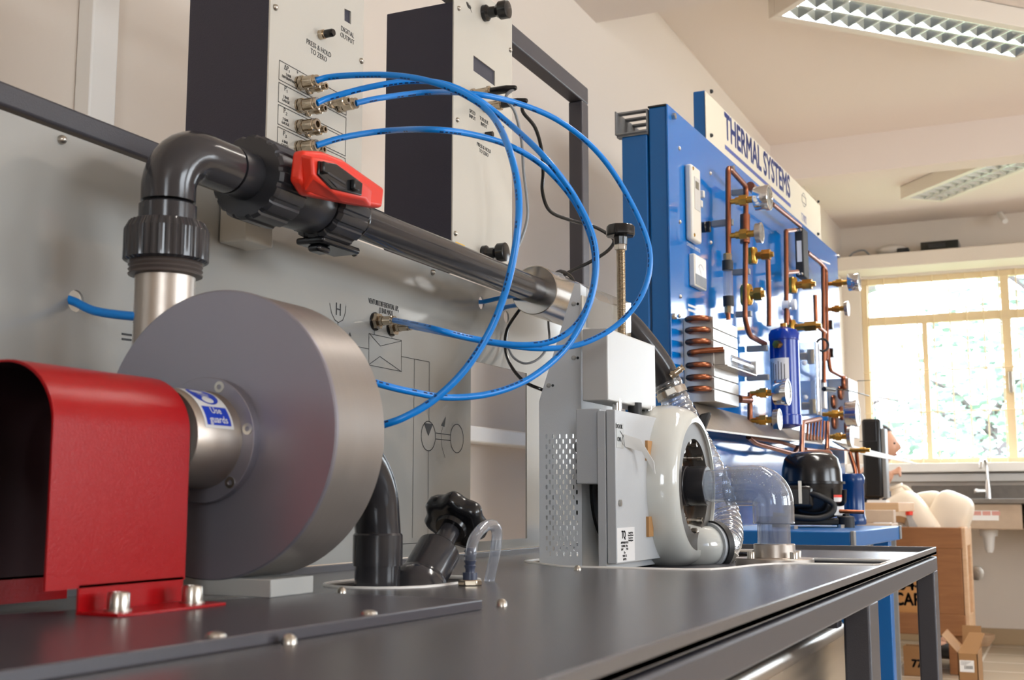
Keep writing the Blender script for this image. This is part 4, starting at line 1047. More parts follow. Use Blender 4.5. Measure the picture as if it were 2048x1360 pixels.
def path(start, pix, end, f0, fm, f1):
    n = len(pix); out = [start] if start else []
    for i, p in enumerate(pix):
        k = (i + 1)/(n + 1)
        f = p[2] if len(p) > 2 else (f0 + (fm - f0)*min(1, k*2) if k < 0.5 else fm + (f1 - fm)*(k*2 - 1))
        out.append(PF(p[0], p[1], f))
    if end: out.append(end)
    return out
ta, tb_, tc_, td_ = tips['a'], tips['b'], tips['c'], tips['d']
hose('pressure_hose', path(ta, [(660, 154, fA), (720, 150, fA - .01), (790, 151, fA - .025), (860, 163, fA - .045), (930, 190, fA - .06), (985, 232, fA - .08), (1022, 310, 1.25), (1038, 410, 1.22), (1024, 530, 1.21), (990, 640, 1.21), (935, 733, 1.20), (870, 798, 1.19), (810, 834, 1.18), (765, 850, 1.18), (728, 858, 1.185), (690, 858, 1.19)], HEND1, 0, 0, 0), 'blue hose from the topmost port, looping down in front to behind the grey pump', 1)
hose('pressure_hose', path(tb_, [(660, 195, fA + .01), (740, 174, fA + .025), (820, 162, fA + .035), (890, 168, fA + .045), (950, 195, fA + .05), (1010, 240, fA + .06), (1085, 310, 1.41), (1150, 395, 1.42), (1190, 490, 1.42), (1184, 590, 1.41), (1140, 685, 1.39), (1070, 750, 1.36), (990, 785, 1.33), (900, 795, 1.30), (820, 783, 1.27), (752, 766, 1.25), (690, 744, 1.24), (600, 712, 1.22)], HEND2, 0, 0, 0), 'blue hose from the second port down, looping lower behind the pump casing', 2)
hose('pressure_hose', path(tc_, [(760, 196, fwd(tc_) + .03), (850, 185, fwd(tc_) + .08), (940, 187, 1.48), (1030, 205, 1.52), (1120, 243, 1.55), (1200, 310, 1.57), (1262, 405, 1.58), (1299, 500, 1.58), (1288, 580, 1.57), (1240, 645, 1.56), (1165, 687, 1.54), (1080, 697, 1.52), (980, 685, 1.50), (890, 666, 1.47)], vB, 0, 0, 0), 'blue hose making the widest loop, past the black spindle knob on its right', 3)
hose('pressure_hose', path(td_, [(690, 274, fwd(td_) + .02), (770, 262, fwd(td_) + .05), (860, 259, 1.38), (940, 268, 1.41), (1020, 292, 1.44), (1090, 335, 1.46), (1150, 405, 1.47), (1186, 490, 1.47), (1187, 570, 1.46), (1160, 640, 1.45), (1110, 680, 1.44), (1040, 690, 1.43), (950, 678, 1.42), (860, 656, 1.41)], vA, 0, 0, 0), 'blue hose from the lowest port, looping back to the left venturi connector', 4)
hA = PX(146, 604, XP); f = fwd(hA)
hose('sensor_hose', [hA + V((-0.06, -0.06, 0.012)), hA + V((-0.012, -0.012, 0.004)), PF(145, 602, f - 0.003), PF(190, 622, f - 0.02), PF(262, 632, f - 0.04), PF(310, 632, f - 0.05)], 'short blue hose leaving the panel hole on the far left, behind the riser', 5, 0.0042, False)
hB = PX(963, 604, XP); f = fwd(hB)
hose('sensor_hose', [hB + V((-0.06, -0.03, 0.01)), hB + V((-0.012, -0.006, 0.003)), PF(963, 604, f - 0.004), PF(1000, 596, f - 0.04), PF(1040, 590, f - 0.09)], 'short blue hose in the upper of the two right-hand panel holes, under the pipe', 6, 0.0036, False)
hB = PX(1010, 630, XP); f = fwd(hB)
hose('sensor_hose', [hB + V((-0.06, -0.03, 0.01)), hB + V((-0.012, -0.006, 0.003)), PF(1010, 615, f - 0.01), PF(1050, 608, f - 0.08), PF(1080, 604, f - 0.1)], 'short blue hose in the lower of the two right-hand panel holes, under the flow cylinder', 7, 0.0036, False)

# ================================================================ cables
def cable(label, pts, r, m, sub=8):
    return tag(obj('signal_cable', B().tube(dense(spline(pts, sub), 140), r, 10, 1), M[m]), label, 'cable')
cg, ck = cab['g'], cab['k']; fg, fk = fwd(cg), fwd(ck)
cable('thin grey cable hanging from the upper connector of the right instrument', [cg, PF(1012, 194, fg), PF(1030, 225, fg + .01), PF(1043, 280, fg + .02), PF(1047, 340, fg + .03), PF(1054, 400, fg + .03), PF(1054, 440, fg + .03), PF(1040, 485, fg + .02), PF(1016, 535, fg + .01), PF(1000, 580, fg + .02)], 0.0024, 'cable_grey')
cable('black cable arching from the right instrument past the spindle knob to the flow cylinder', [ck, PF(1045, 222, fk + .01), PF(1070, 255, fk + .03), PF(1083, 300, fk + .06), PF(1086, 345, fk + .08), PF(1085, 385, fk + .1), PF(1100, 422, fk + .12), PF(1140, 440, fk + .14), PF(1185, 452, fk + .16), PF(1215, 468, fk + .18), PF(1228, 482, fk + .18), PF(1215, 502, fk + .18), PF(1180, 524, fk + .18), PF(1135, 546, fk + .18), PF(1118, 562, fk + .17)], 0.0030, 'black')
f = fwd((PXX, 1.78, PZZ))
cable('black cable looping under the steel flow cylinder', [PF(1050, 610, f + .06), PF(1035, 625, f + .07), PF(1014, 660, f + .05), PF(1011, 700, f + .03), PF(1024, 735, f), PF(1050, 764, f - .03), PF(1088, 781, f - .04), PF(1110, 790, f)], 0.0028, 'black')
cable('thin grey cable looping under the steel flow cylinder', [PF(1096, 610, f + .1), PF(1097, 650, f + .1), PF(1098, 685, f + .08), PF(1080, 715, f + .05), PF(1052, 727, f + .04), PF(1028, 716, f + .05), PF(1016, 695, f + .06)], 0.0020, 'cable_grey')
cable('thick black cable coiled over the far end of the steel flow cylinder', [PF(1110, 548, f - .03), PF(1122, 543, f - .02), PF(1140, 552, f), PF(1150, 572, f + .02), PF(1150, 590, f + .04)], 0.0032, 'black')
cable('grey cable wrapped over the steel flow cylinder', [PF(1098, 548, f - .04), PF(1118, 548, f - .04), PF(1132, 562, f - .03), PF(1142, 582, f - .02), PF(1150, 600, f)], 0.0024, 'cable_grey')
# steel tank below the bench
tk = lab(obj('water_tank', B().box(-0.70, -0.262, 0.74, PX(1700, 1300, -0.262).y, 0.34, 0.764), M['steel'], bench, bevel=0.022, seg=6), 'shiny stainless steel water tank')
for y in (0.80, 1.41): obj('hanger_strap', B().box(-0.80, -0.245, y, y + 0.03, 0.764, 0.787), M['frame'], bench)

# ================================================================ blue refrigeration rig against the wall
HA = math.radians(1.78)
RO_ = V((-0.8145, 2.6625, 0)); RA = V((math.sin(HA), math.cos(HA), 0)); RN = V((math.cos(HA), -math.sin(HA), 0))
RAX = (RN, RA, Z3)
def RP(u, v, off=0.0):
    d = ray(u, v); t = (off - (EYE - RO_).dot(RN))/d.dot(RN); return EYE + d*t
def S(p): return (V(p) - RO_).dot(RA)
def OFF(p): return (V(p) - RO_).dot(RN)
def W(s, off, z): return RO_ + RA*s + RN*off + Z3*z
def uu(p):
    d = V(p) - EYE; x = d.x*math.cos(YAW) + d.y*math.sin(YAW); return 1024 + F_PX*x/fwd(p)
def off_for(s, z, u):
    a, c = -0.2, 0.9
    for _ in range(40):
        m_ = (a + c)/2
        if uu(W(s, m_, z)) < u: a = m_
        else: c = m_
    return (a + c)/2
def rbox(b, s0, s1, o0, o1, z0, z1):
    return b.obox(W((s0+s1)/2, (o0+o1)/2, (z0+z1)/2), RAX, (abs(o1-o0)/2, abs(s1-s0)/2, abs(z1-z0)/2))
ZB = PY(1701, 1063, 2.70).z
rig = thing('refrigeration_rig', W(0.9, 0.15, 0), 'tall blue refrigeration demonstration rig covered in copper pipes and gauges, under the THERMAL SYSTEMS sign', 'laboratory rig')
ztp = RP(1342, 214).z; SL = S(RP(1678, 600)); 
pn = obj('panel', rbox(B(), 0, SL, -0.004, 0, ZB, ztp), M['rig'], rig, bevel=0.001)
oL = OFF(PY(1303, 400, W(0.004, 0, 0).y + 0.002))
oL = -0.045
b = B()
for s in (0.003, SL - 0.043): rbox(b, s, s + 0.04, oL - 0.004, -0.0045, 0.02, ztp - 0.002)
rbox(b, 0.043, SL - 0.043, oL - 0.004, -0.0045, ztp - 0.045, ztp - 0.005)
obj('panel_post', b, M['rigframe'], rig, bevel=0.004)
obj('post_cap', rbox(B(), 0.002, 0.044, oL - 0.005, -0.004, ztp - 0.002, ztp + 0.002), M['matt'], rig)
# slotted trunking behind the panel
o1_ = oL - 0.006; o0_ = o1_ - 0.078
zt_t, zt_b = ztp - 0.004, ztp - 0.062
b = B()
rbox(b, -0.012, SL, o0_, o0_ + 0.003, zt_b, zt_t); rbox(b, -0.012, SL, o0_, o1_, zt_b, zt_b + 0.003)
tr = obj('cable_trunking', b, M['grey'], rig)
b = B(); s = 0.0
while s < SL:
    rbox(b, s, s + 0.018, o0_, o1_, zt_t - 0.004, zt_t); rbox(b, s, s + 0.018, o1_ - 0.003, o1_, zt_b, zt_t); rbox(b, s, s + 0.018, o0_, o1_, zt_b - 0.004, zt_b - 0.0001); s += 0.05
obj('trunking_fingers', b, M['grey'], tr)
obj('rear_post', rbox(B(), 0.0, 0.03, o0_ + 0.012, o1_ - 0.002, 0.02, zt_b - 0.004), M['rigframe'], rig, bevel=0.003)
obj('power_cable', B().tube([W(0.02, oL - 0.02, 1.45), W(0.01, oL - 0.02, 1.3), W(0.005, oL - 0.015, 1.1), W(0.004, oL - 0.02, 0.8)], 0.004, 10, 5), M['black'], rig)
# sign
oS = -0.035
sg0 = RP(1415, 186, oS); sg1 = RP(1640, 405, oS); zs1 = sg0.z; zs0 = RP(1417, 300, oS).z - 0.02
ss0 = S(RP(1412, 230, oS)); ss1 = S(sg1)
for s in (ss0 + 0.002, ss1 - 0.036): obj('sign_post', rbox(B(), s, s + 0.034, oS - 0.036, oS - 0.0025, zs0 - 0.1, zs1 + 0.004), M['rigframe'], rig, bevel=0.003)
sign = obj('sign_board', rbox(B(), ss0, ss1, oS - 0.0025, oS, zs0 + 0.0, zs1), M['sign'], rig, bevel=0.0005)
for u, v in ((1421, 183), (1421, 271), (1635, 403), (1635, 468)):
    q = RP(u, v, oS); obj('sign_bolt', B().dome(q, RN, 0.006, 0.008), M['matt'], sign)
ot = oS + 0.0003
ta_, tb2 = RP(1449, 250, ot), RP(1580, 368, ot)
zc_ = (RP(1450, 223, ot).z + RP(1450, 277, ot).z)/2; chh = RP(1450, 223, ot).z - RP(1450, 277, ot).z
cu = bpy.data.curves.new('t', 'FONT'); cu.body = 'THERMAL SYSTEMS'; cu.size = 1; cu.extrude = 0.0002; cu.resolution_u = 3
me = thicken(cmesh(cu), 0.028); xs_ = [v.co.x for v in me.vertices]; ys_ = [v.co.y for v in me.vertices]
wdt = S(tb2) - S(ta_)
me.transform(Matrix.Diagonal(V((wdt/(max(xs_) - min(xs_)), chh/(max(ys_) - min(ys_)), 1, 1))) @ Matrix.Translation(V((-min(xs_), -min(ys_), 0))))
me.transform(plane_mtx(W(S(ta_), ot, zc_ - chh/2), RA, Z3)); link_mesh('lettering', me, M['signblue'], sign, smooth=0)
zu = RP(1449, 292, ot)
obj('underline', rbox(B(), S(ta_), S(tb2), ot - 0.0002, ot + 0.0001, zu.z - 0.006, zu.z + 0.006), M['signblue'], sign)
c = RP(1608, 400, ot); b = B()
for r in (0.020,): line_strip(b, [c + RA*r*math.cos(t)*1.4 + Z3*r*1.2*math.sin(t) for t in [2*PI*k/28 for k in range(28)]], 0.003, RN, True)
line_strip(b, [c + RA*x + Z3*z for x, z in ((-.034, .012), (.034, .012), (.034, -.012), (-.034, -.012))], 0.003, RN, True)
ink(sign, b, M['grey'])
text('lettering', 'T7082', RP(1608, 438, ot), RA, Z3, 0.040, M['signblue'], sign, xs=0.8)
obj('clear_strip', rbox(B(), ss0, ss1, oS + 0.001, oS + 0.003, zs0, zs0 + 0.03), M['acrylic'], rig)
# panel bolts
for u, v, r, hx in ((1345, 233, 0.008, 1), (1358, 297, 0.005, 0), (1420, 347, 0.005, 0), (1359, 444, 0.005, 0), (1421, 485, 0.005, 0), (1360, 593, 0.005, 0), (1358, 632, 0.005, 0), (1345, 633, 0.008, 1), (1463, 337, 0.008, 1), (1675, 513, 0.008, 1)):
    q = RP(u, v)
    obj('panel_bolt', B().hexn(q, RN, 0.008, r) if hx else B().dome(q, RN, r, 0.005), M['bolt'], rig)
# control box
def blk(name, m, u0, u1, ue, v0, v1, parent=rig, o0=0.0, bev=0.003):
    """box on the panel: u0-u1 the near end face, u1-ue the front face, v0-v1 at u1"""
    q = RP(u0, v0, o0); s0 = S(q); zz = (q.z)
    oo = off_for(s0, zz, u1)
    s1 = S(RP(ue, v0, oo)); zt = RP(u1, v0, oo).z; zb = RP(u1, v1, oo).z
    return obj(name, rbox(B(), s0, s1, o0, oo, zb, zt), M[m], parent, bevel=bev), s0, s1, oo, zb, zt
cbx, s0, s1, oo, zb, zt = blk('control_box', 'ivory', 1368, 1383, 1401, 326, 476, bev=0.006)
obj('keypad', rbox(B(), s0 + (s1-s0)*.25, s0 + (s1-s0)*.85, oo, oo + 0.001, zb + (zt-zb)*.42, zb + (zt-zb)*.85), mat('keypad_grey', (190, 188, 184), .4), cbx)
obj('keypad_display', rbox(B(), s0 + (s1-s0)*.35, s0 + (s1-s0)*.7, oo + 0.001, oo + 0.0016, zb + (zt-zb)*.7, zb + (zt-zb)*.8), M['screen'], cbx)
for zz in (zb + 0.012, zt - 0.01): obj('box_screw', B().dome(W(s0 + 0.012, oo, zz), RN, 0.005, 0.002), M['brass'], cbx)
q = RP(1403, 455, 0); obj('selector_knob', B().cyl(W(S(q), 0, q.z), W(S(q), 0.014, q.z), 0.014).obox(W(S(q), 0.018, q.z), RAX, (0.006, 0.005, 0.014)), M['black'], rig, bevel=0.002)
for v in (388, 407): 
    q = RP(1398, v, 0); obj('rocker_switch', rbox(B(), S(q), S(q) + 0.012, 0, 0.007 if v > 400 else 0.012, q.z - 0.009, q.z + 0.009), M['ivory'], rig, bevel=0.002)
mt, s0, s1, oo, zb, zt = blk('panel_meter', 'ivory', 1377, 1389, 1412, 506, 570)
obj('dial', rbox(B(), s0 + .004, s1 - .004, oo, oo + .0008, zb + (zt-zb)*.38, zt - .004), M['label'], mt)
obj('dial_base', rbox(B(), s0 + .004, s1 - .004, oo, oo + .0012, zb + .004, zb + (zt-zb)*.38), M['grey'], mt)
b = B(); c = W((s0+s1)/2, oo + .001, zb + (zt-zb)*.42)
line_strip(b, [c + RA*.025*math.cos(t) + Z3*.025*math.sin(t) for t in [PI*.2 + PI*.6*k/10 for k in range(11)]], .0012, RN); line_strip(b, [c, c - RA*.016 + Z3*.02], .0012, RN)
obj('needle', b, M['ink'], mt, smooth=0)
text('lettering', 'COMPRESSOR AMMETER', RP(1387, 495, .0004), RA, Z3, .013, M['label'], pn, xs=.75)
b = B()
for v in (610, 619): line_strip(b, [RP(1377, v, .0005), RP(1402, v + 9, .0005)], .006, RN)
for u, v in ((1640, 520), (1560, 690)): line_strip(b, [RP(u, v, .0005), RP(u + 20, v + 8, .0005)], .006, RN)
ink(pn, b, M['label'])

# --- piping
PO = 0.05
def rp(u, v, off=PO): return RP(u, v, off)
def cpipe(pts, r=0.0072, name='copper_pipe', fr=0.02, m='copper'):
    P = [RP(p[0], p[1], p[2] if len(p) > 2 else PO) for p in pts]
    return obj(name, B().tube(fillet(P, fr), r, 12, 1), M[m], rig)
cpipe([(1457, 515), (1456, 333), (1492, 373), (1490, 640), (1500, 672), (1530, 688)])
cpipe([(1490, 430), (1490, 486)], 0.0135, 'copper_sleeve')
cpipe([(1500, 372), (1520, 392)], 0.0125, 'copper_sleeve')
cpipe([(1545, 408), (1600, 452)], 0.0065)
cpipe([(1572, 462), (1573, 650)]); cpipe([(1536, 520), (1538, 600), (1538, 652)])
cpipe([(1573, 612), (1578, 640), (1600, 655)], 0.006)
cpipe([(1615, 505), (1640, 525), (1652, 540), (1654, 690), (1652, 720)]); cpipe([(1646, 535), (1648, 765)])
cpipe([(1630, 590), (1632, 650), (1650, 665)]); cpipe([(1654, 690), (1660, 740), (1690, 756)])
cpipe([(1590, 460), (1572, 462)], 0.006); cpipe([(1595, 543), (1574, 545)], 0.006)
cpipe([(1500, 785), (1500, 835), (1500, 850)]); cpipe([(1478, 798), (1500, 800)], 0.010)
cpipe([(1497, 874, .07), (1510, 886, .07), (1588, 908, .07), (1596, 895, .07)], 0.007)
cpipe([(1500, 874, .05), (1560, 884, .05), (1596, 895, .05)], 0.006)
cpipe([(1602, 940, .16), (1605, 845, .1), (1640, 838, .1)]); cpipe([(1655, 845, .08), (1654, 905, .1), (1610, 900, .12)])
cpipe([(1700, 905, .18), (1712, 945, .2), (1709, 970, .2), (1690, 1005, .2)], 0.0065); cpipe([(1713, 905, .2), (1716, 935, .2), (1718, 955, .2)], 0.006)
cpipe([(1606, 905, .14), (1660, 905, .18), (1662, 920, .18)], 0.0075)
cpipe([(1655, 897, .12), (1700, 901, .16)], 0.002)
for k in range(6):
    u = 1616 + 6.5*k
    cpipe([(u, 842, .09), (u - 2, 880, .09)], 0.0032, 'capillary_coil', .005)
obj('service_port', B().lathe(RP(1700, 901, .18), RN, [(0, .007), (.03, .007), (.031, .009), (.045, .009), (.046, .006), (.06, .006)], 16), M['brass'], rig)
def fitting(u, v, ulen, r=0.009, off=PO):
    q = RP(u, v, off); s, z = S(q), q.z; o1 = off_for(s, z, u + ulen); ln = o1 - off
    return obj('brass_fitting', B().lathe(q, RN, [(0, r*.55), (ln*.25, r*.55), (ln*.27, r*.8), (ln*.42, r*.8)], 14).lathe(q + RN*ln*.42, RN, [(0, r*1.15), (ln*.28, r*1.15)], 6).lathe(q + RN*ln*.7, RN, [(0, r*.7), (ln*.3, r*.7)], 14), M['brass'], rig)
def gauge(u, v, ub, uf, rpx, off=PO, thick=True, name='pressure_gauge'):
    fitting(u, v, ub - u, 0.0125, off)
    q = RP(u, v, off); s, z = S(q), q.z; o0, o1 = off_for(s, z, ub), off_for(s, z, uf)
    r = rpx*fwd(W(s, o1, z))/F_PX; p = W(s, o0, z); h = o1 - o0
    g = obj(name, B().lathe(p, RN, [(0, r*.9), (h*.06, r*.94), (h*.7, r*.94), (h*.72, r), (h*.97, r), (h, r*.96), (h, r*.88), (h*.95, r*.86)], 40), M['chrome' if thick else 'steel'], rig)
    d = obj('gauge_dial', B().lathe(p + RN*h*.93, RN, [(0, r*.86), (h*.02, r*.86)], 36), M['label'], g)
    b = B(); c = p + RN*(h*.96 + .0003); ang = 2.2
    line_strip(b, [c - (RA*math.cos(ang) + Z3*math.sin(ang))*r*.2, c + (RA*math.cos(ang) + Z3*math.sin(ang))*r*.7], r*.05, RN)
    for k in range(11):
        t = PI*1.25 - PI*1.5*k/10; e = RA*math.cos(t) + Z3*math.sin(t); line_strip(b, [c + e*r*.68, c + e*r*.8], r*.04, RN)
    obj('gauge_needle', b, M['ink'], d, smooth=0)
    return g
gauge(1457, 404, 1510, 1540, 26); gauge(1457, 472, 1512, 1524, 21, thick=False)
gauge(1500, 787, 1549, 1577, 27); gauge(1500, 841, 1548, 1560, 22, thick=False)
gauge(1655, 568, 1697, 1719, 19); gauge(1655, 619, 1690, 1697, 16, thick=False)
gauge(1645, 829, 1692, 1716, 27, .07); gauge(1655, 874, 1696, 1704, 22, .07, thick=False)
def valve(u, v, ulen, r=0.013, off=PO):
    q = RP(u, v, off); s, z = S(q), q.z; ln = off_for(s, z, u + ulen) - off
    vv_ = obj('service_valve', B().lathe(q - Z3*r*1.6, Z3, [(0, r*.8), (r*.5, r*1.0), (r*2.7, r*1.0), (r*3.2, r*.8)], 18).lathe(q, RN, [(0, r*.75), (ln*.5, r*.75)], 16), M['brass'], rig)
    obj('valve_cap', B().hexn(q + RN*ln*.45, RN, ln*.4, r*1.1).lathe(q + RN*ln*.85, RN, [(0, r*.6), (ln*.15, r*.5)], 12), M['brass'], vv_)
valve(1493, 590, 37, .017); valve(1505, 512, 42, .014); valve(1585, 571, 46, .015); valve(1583, 655, 60, .014)
for u0, u1, v in ((1430, 1466, 448), (1470, 1495, 386), (1472, 1500, 545), (1478, 1503, 629), (1500, 1535, 698), (1500, 1538, 756)):
    q = RP(u0, v, 0.012); s, z = S(q), q.z; e = off_for(s, z, u1)
    obj('pipe_clip', rbox(B(), s - .008, s + .008, 0.004, e, z - .008, z + .008), M['grey'], rig, bevel=.002)
# sight tube with black ends
q0, q1 = rp(1456, 525), rp(1456, 612); zt, zb = q0.z, q1.z; c = rp(1456, 560)
sx_, so = S(c), PO
obj('sight_tube', B().cyl(W(sx_, so, zb - .02), W(sx_, so, zt + .02), .0118, n=20), M['acrylic2'], rig)
for z0, z1 in ((RP(1456, 541, PO).z, RP(1456, 522, PO).z), (RP(1456, 612, PO).z, RP(1456, 592, PO).z)): obj('sight_tube_cap', B().cyl(W(sx_, so, z0), W(sx_, so, z1), .0138), M['matt'], rig)
for v0, v1 in ((521, 508), (627, 612)): obj('brass_nut', B().hexn(W(sx_, so, RP(1456, v0, PO).z), Z3, RP(1456, v1, PO).z - RP(1456, v0, PO).z, .0105), M['brass'], rig)
cpipe([(1456, 625), (1457, 640)], .006)
# condenser
cd, s0, s1, oo, zb, zt = blk('condenser', 'fins', 1366, 1423, 1470, 632, 802, bev=.001)
lab(cd, 'silver finned heat exchanger block'); H = (zt - zb)/7
b = B()
for k in range(7): rbox(b, s0 - .002, s1 + .002, oo, oo + .004, zb + H*k + .0012, zb + H*(k+1) - .0012)
obj('cover_slats', b, M['fins'], cd, bevel=.0006)
for k, v in enumerate((642, 664, 687, 709, 733, 757, 780)):
    z = RP(1400, v, oo*.5).z; oa, ob = oo*.22, oo*.88
    if k == 3: pts = [W(s0, oa, z), W(s0 - .028, oa + .01, z), W(s0 - .024, oo*.7, z + .003), W(s0 - .01, oo + .03, z + .006)]
    else: pts = [W(s0, oa, z), W(s0 - .02, oa + .002, z), W(s0 - .03, (oa+ob)/2, z), W(s0 - .02, ob - .002, z), W(s0, ob, z)]
    obj('return_bend', B().tube(pts, .0066, 12, 6), M['copper'], cd)
q = RP(1425, 715, oo); z = q.z
bk = obj('fan_bracket', rbox(rbox(rbox(B(), s0, s0 + .05, oo + .002, oo + .03, z - .018, z + .018), s0, s1 + .06, oo + .002, oo + .036, z - .022, z - .018), s1 + .055, s1 + .06, oo + .002, oo + .036, z - .022, z + .016), M['fins'], rig, bevel=.001)
obj('sight_glass', B().cyl(W(s0 + .05, oo + .018, z), W(s1 + .055, oo + .018, z), .015, n=20), M['acrylic2'], bk)
# receiver
c = RP(1570, 750, .085); rc_ = 29*fwd(c)/F_PX; s_r = S(c); z0, z1 = RP(1570, 851, .085).z, RP(1570, 662, .085).z
rv = obj('liquid_receiver', B().lathe(W(s_r, .085, z0), Z3, [(-.008, rc_*.3), (0, rc_*.95), (.003, rc_*1.06), (.028, rc_*1.06), (.03, rc_), (z1 - z0 - .03, rc_), (z1 - z0 - .028, rc_*1.06), (z1 - z0 - .012, rc_*1.06), (z1 - z0, rc_*.9), (z1 - z0 + .01, rc_*.2)], 40), M['receiver'], rig)
lab(rv, 'deep blue cylinder')
b = B(); a0_, a1_ = math.radians(-150), math.radians(-60); zz0, zz1 = RP(1570, 780, .085).z, RP(1570, 719, .085).z
g = [[b.bm.verts.new(W(s_r, .085, z) + (RN*math.cos(a) + RA*math.sin(a))*rc_*1.01) for z in (zz0, zz1)] for a in [a0_ + (a1_-a0_)*k/10 for k in range(11)]]
for i in range(10): b.bm.faces.new((g[i][0], g[i+1][0], g[i+1][1], g[i][1]))
rlb = obj('receiver_label', b, M['label'], rv)
b = B()
for k in range(6):
    e = a0_ + (a1_ - a0_)*(.15 + .13*k)
    d = RN*math.cos(e) + RA*math.sin(e); line_strip(b, [W(s_r, .085, zz0 + .01) + d*rc_*1.013, W(s_r, .085, zz1 - .01 - .004*(k % 3)) + d*rc_*1.013], .0022, d)
obj('label_print', b, M['ink'], rlb, smooth=0)
q = W(s_r, .085, z1 - .045); obj('inlet_fitting', B().lathe(q - RA*rc_*.6 + RN*0, -RA*0.8 - RN*.3, [(0, .012), (.03, .012)], 6), M['brass'], rv)
obj('top_fitting', B().hexn(W(s_r, .085, z1), Z3, .02, .010), M['brass'], rv)
# sight glass (round) on the pipe
q = RP(1573, 610, PO); obj('moisture_indicator', B().lathe(q - RN*.012, RN, [(0, .014), (.02, .014), (.022, .008), (.026, .008), (.028, .016), (.04, .016)], 24), M['label'], rig)
# flow meter in a clear cover
c0 = RP(1600, 755, .03); s0 = S(c0)
fo_ = off_for(s0, c0.z, 1632); zt, zb = RP(1616, 684, .06).z, RP(1616, 828, .06).z
b = B(); rbox(b, s0, s0 + .004, .02, fo_, zb, zt); rbox(b, s0, s0 + .05, fo_ - .004, fo_, zb, zt); rbox(b, s0, s0 + .05, .02, fo_, zb, zb + .003)
fm = obj('meter_cover', b, M['acrylic'], rig)
obj('cover_edge', rbox(rbox(B(), s0, s0 + .003, fo_, fo_ + .003, zb, zt), s0 + .048, s0 + .051, fo_, fo_ + .003, zb, zt), M['label'], fm)
om = (0.02 + fo_)/2 + .012
obj('meter_tube', B().cyl(W(s0 + .03, om, zb + .05), W(s0 + .03, om, zt - .05), .008), M['acrylic2'], rig)
for z in (zb + .03, zt - .04): obj('meter_elbow', B().cyl(W(s0 + .03, om, z - .025), W(s0 + .03, om, z + .02), .014).cyl(W(s0 + .03, om - .035, z), W(s0 + .03, om, z), .012), M['brass'], rig)
for z in (zb + .055, zt - .065): obj('cover_screw', B().dome(W(s0 - .001, .045, z), -RA, .008, .006), M['label'], rig)
# plate heat exchanger
c = RP(1590, 500, .03); s0 = S(c); of = off_for(s0, c.z, 1607); zt, zb = RP(1598, 452, .05).z, RP(1598, 548, .05).z
ph = obj('plate_exchanger', rbox(B(), s0, s0 + .07, .03, of, zb, zt), M['matt'], rig, bevel=.003)
obj('exchanger_label', rbox(B(), s0 - .0006, s0, .036, of - .006, zb + (zt-zb)*.3, zb + (zt-zb)*.73), M['label'], ph)
for z in (zb + .008, zt - .008):
    for o_ in (.04, of - .008): obj('exchanger_bolt', B().dome(W(s0, o_, z), -RA, .005, .004), M['bolt'], ph)
# evaporator on the right
ev, s0, s1, oo, zb, zt = blk('evaporator', 'fins', 1656, 1697, 1714, 756, 872, bev=.001)
lab(ev, 'silver finned block at the far end of the rig')
for (fo2, fz) in ((.25, .25), (.25, .6), (.6, .4), (.6, .75), (.85, .15), (.8, .92)):
    q = W(s0 - .004, oo*fo2, zb + (zt-zb)*fz); obj('return_bend', B().tube([q - Z3*.018 + RA*.006, q - Z3*.012 - RA*.014, q + Z3*.012 - RA*.014, q + Z3*.018 + RA*.006], .008, 10, 5), M['copper'], ev)
b = B(); e = oo + .06
b.tube([W(s1, oo, zt + .004), W(s1, e, zt + .004), W(s1, e, zb - .01), W(s1, oo, zb - .01)], .0016, 6, 1); obj('wire_guard', b, M['matt'], rig)
obj('thermostat_bulb', B().tube([RP(1648, 778, .08), RP(1668, 780, .09)], .008, 10, 2).tube([RP(1668, 778, .09), RP(1700, 782, .12), RP(1738, 792, .14)], .0022, 6, 6), M['black'], rig)
for u, v in ((1653, 650), (1655, 706)): 
    q = rp(u + 4, v); obj('pipe_clamp', rbox(B(), S(q) - .012, S(q) + .012, .035, .065, q.z - .016, q.z + .016), M['black'], rig, bevel=.003)
obj('coil_loop', B().ring(RP(1645, 690, .07), (RN*.5 - RA*.8), .020, .004, 30, 8), M['matt'], rig)
obj('junction_box', rbox(B(), S(RP(1634, 790, .02)), S(RP(1634, 790, .02)) + .04, 0, .045, RP(1634, 815, .03).z, RP(1634, 758, .03).z), M['ivory'], rig, bevel=.003)
# trays
def plate4(name, c4, m, th=.006):
    P = [RP(*c) for c in c4]; return obj(name, B().prism(P, (0, 0, th)), M[m], rig, bevel=.001)
plate4('drip_tray', ((1385, 808, .02), (1648, 879, .02), (1645, 890, .09), (1412, 862, .12)), 'traymetal')
plate4('drip_tray', ((1664, 884, .03), (1800, 918, .06), (1834, 929, .18), (1700, 905, .14)), 'traymetal')
# base
oB = OFF(PY(1701, 1063, 2.70)); sB = S(PY(1701, 1063, 2.70)); sE = S(RP(1800, 1051, oB))
bt = obj('base_tray', rbox(B(), sB, sE, 0.0, oB, ZB - .036, ZB), M['rigframe'], rig, bevel=.003)
obj('tray_corner', rbox(B(), sB - .001, sB + .02, oB - .001, oB + .008, ZB - .034, ZB + .001), M['grey'], rig, bevel=.002)
obj('tray_corner', rbox(B(), sE - .02, sE + .001, oB - .001, oB + .004, ZB - .034, ZB + .001), M['grey'], rig, bevel=.002)
lg = RP(1771, 1250, oB - .03); sl = S(lg)
b = B()
for s in (sl - .02, ):
    pass
for s in (0.05, sl):
    for o_ in (0.0, oB - .05): obj('stand_leg', rbox(B(), s - .02, s + .02, o_, o_ + .04, 0.0, ZB - .036), M['rigframe'], rig, bevel=.003)
zl = RP(1771, 1300, oB - .03).z
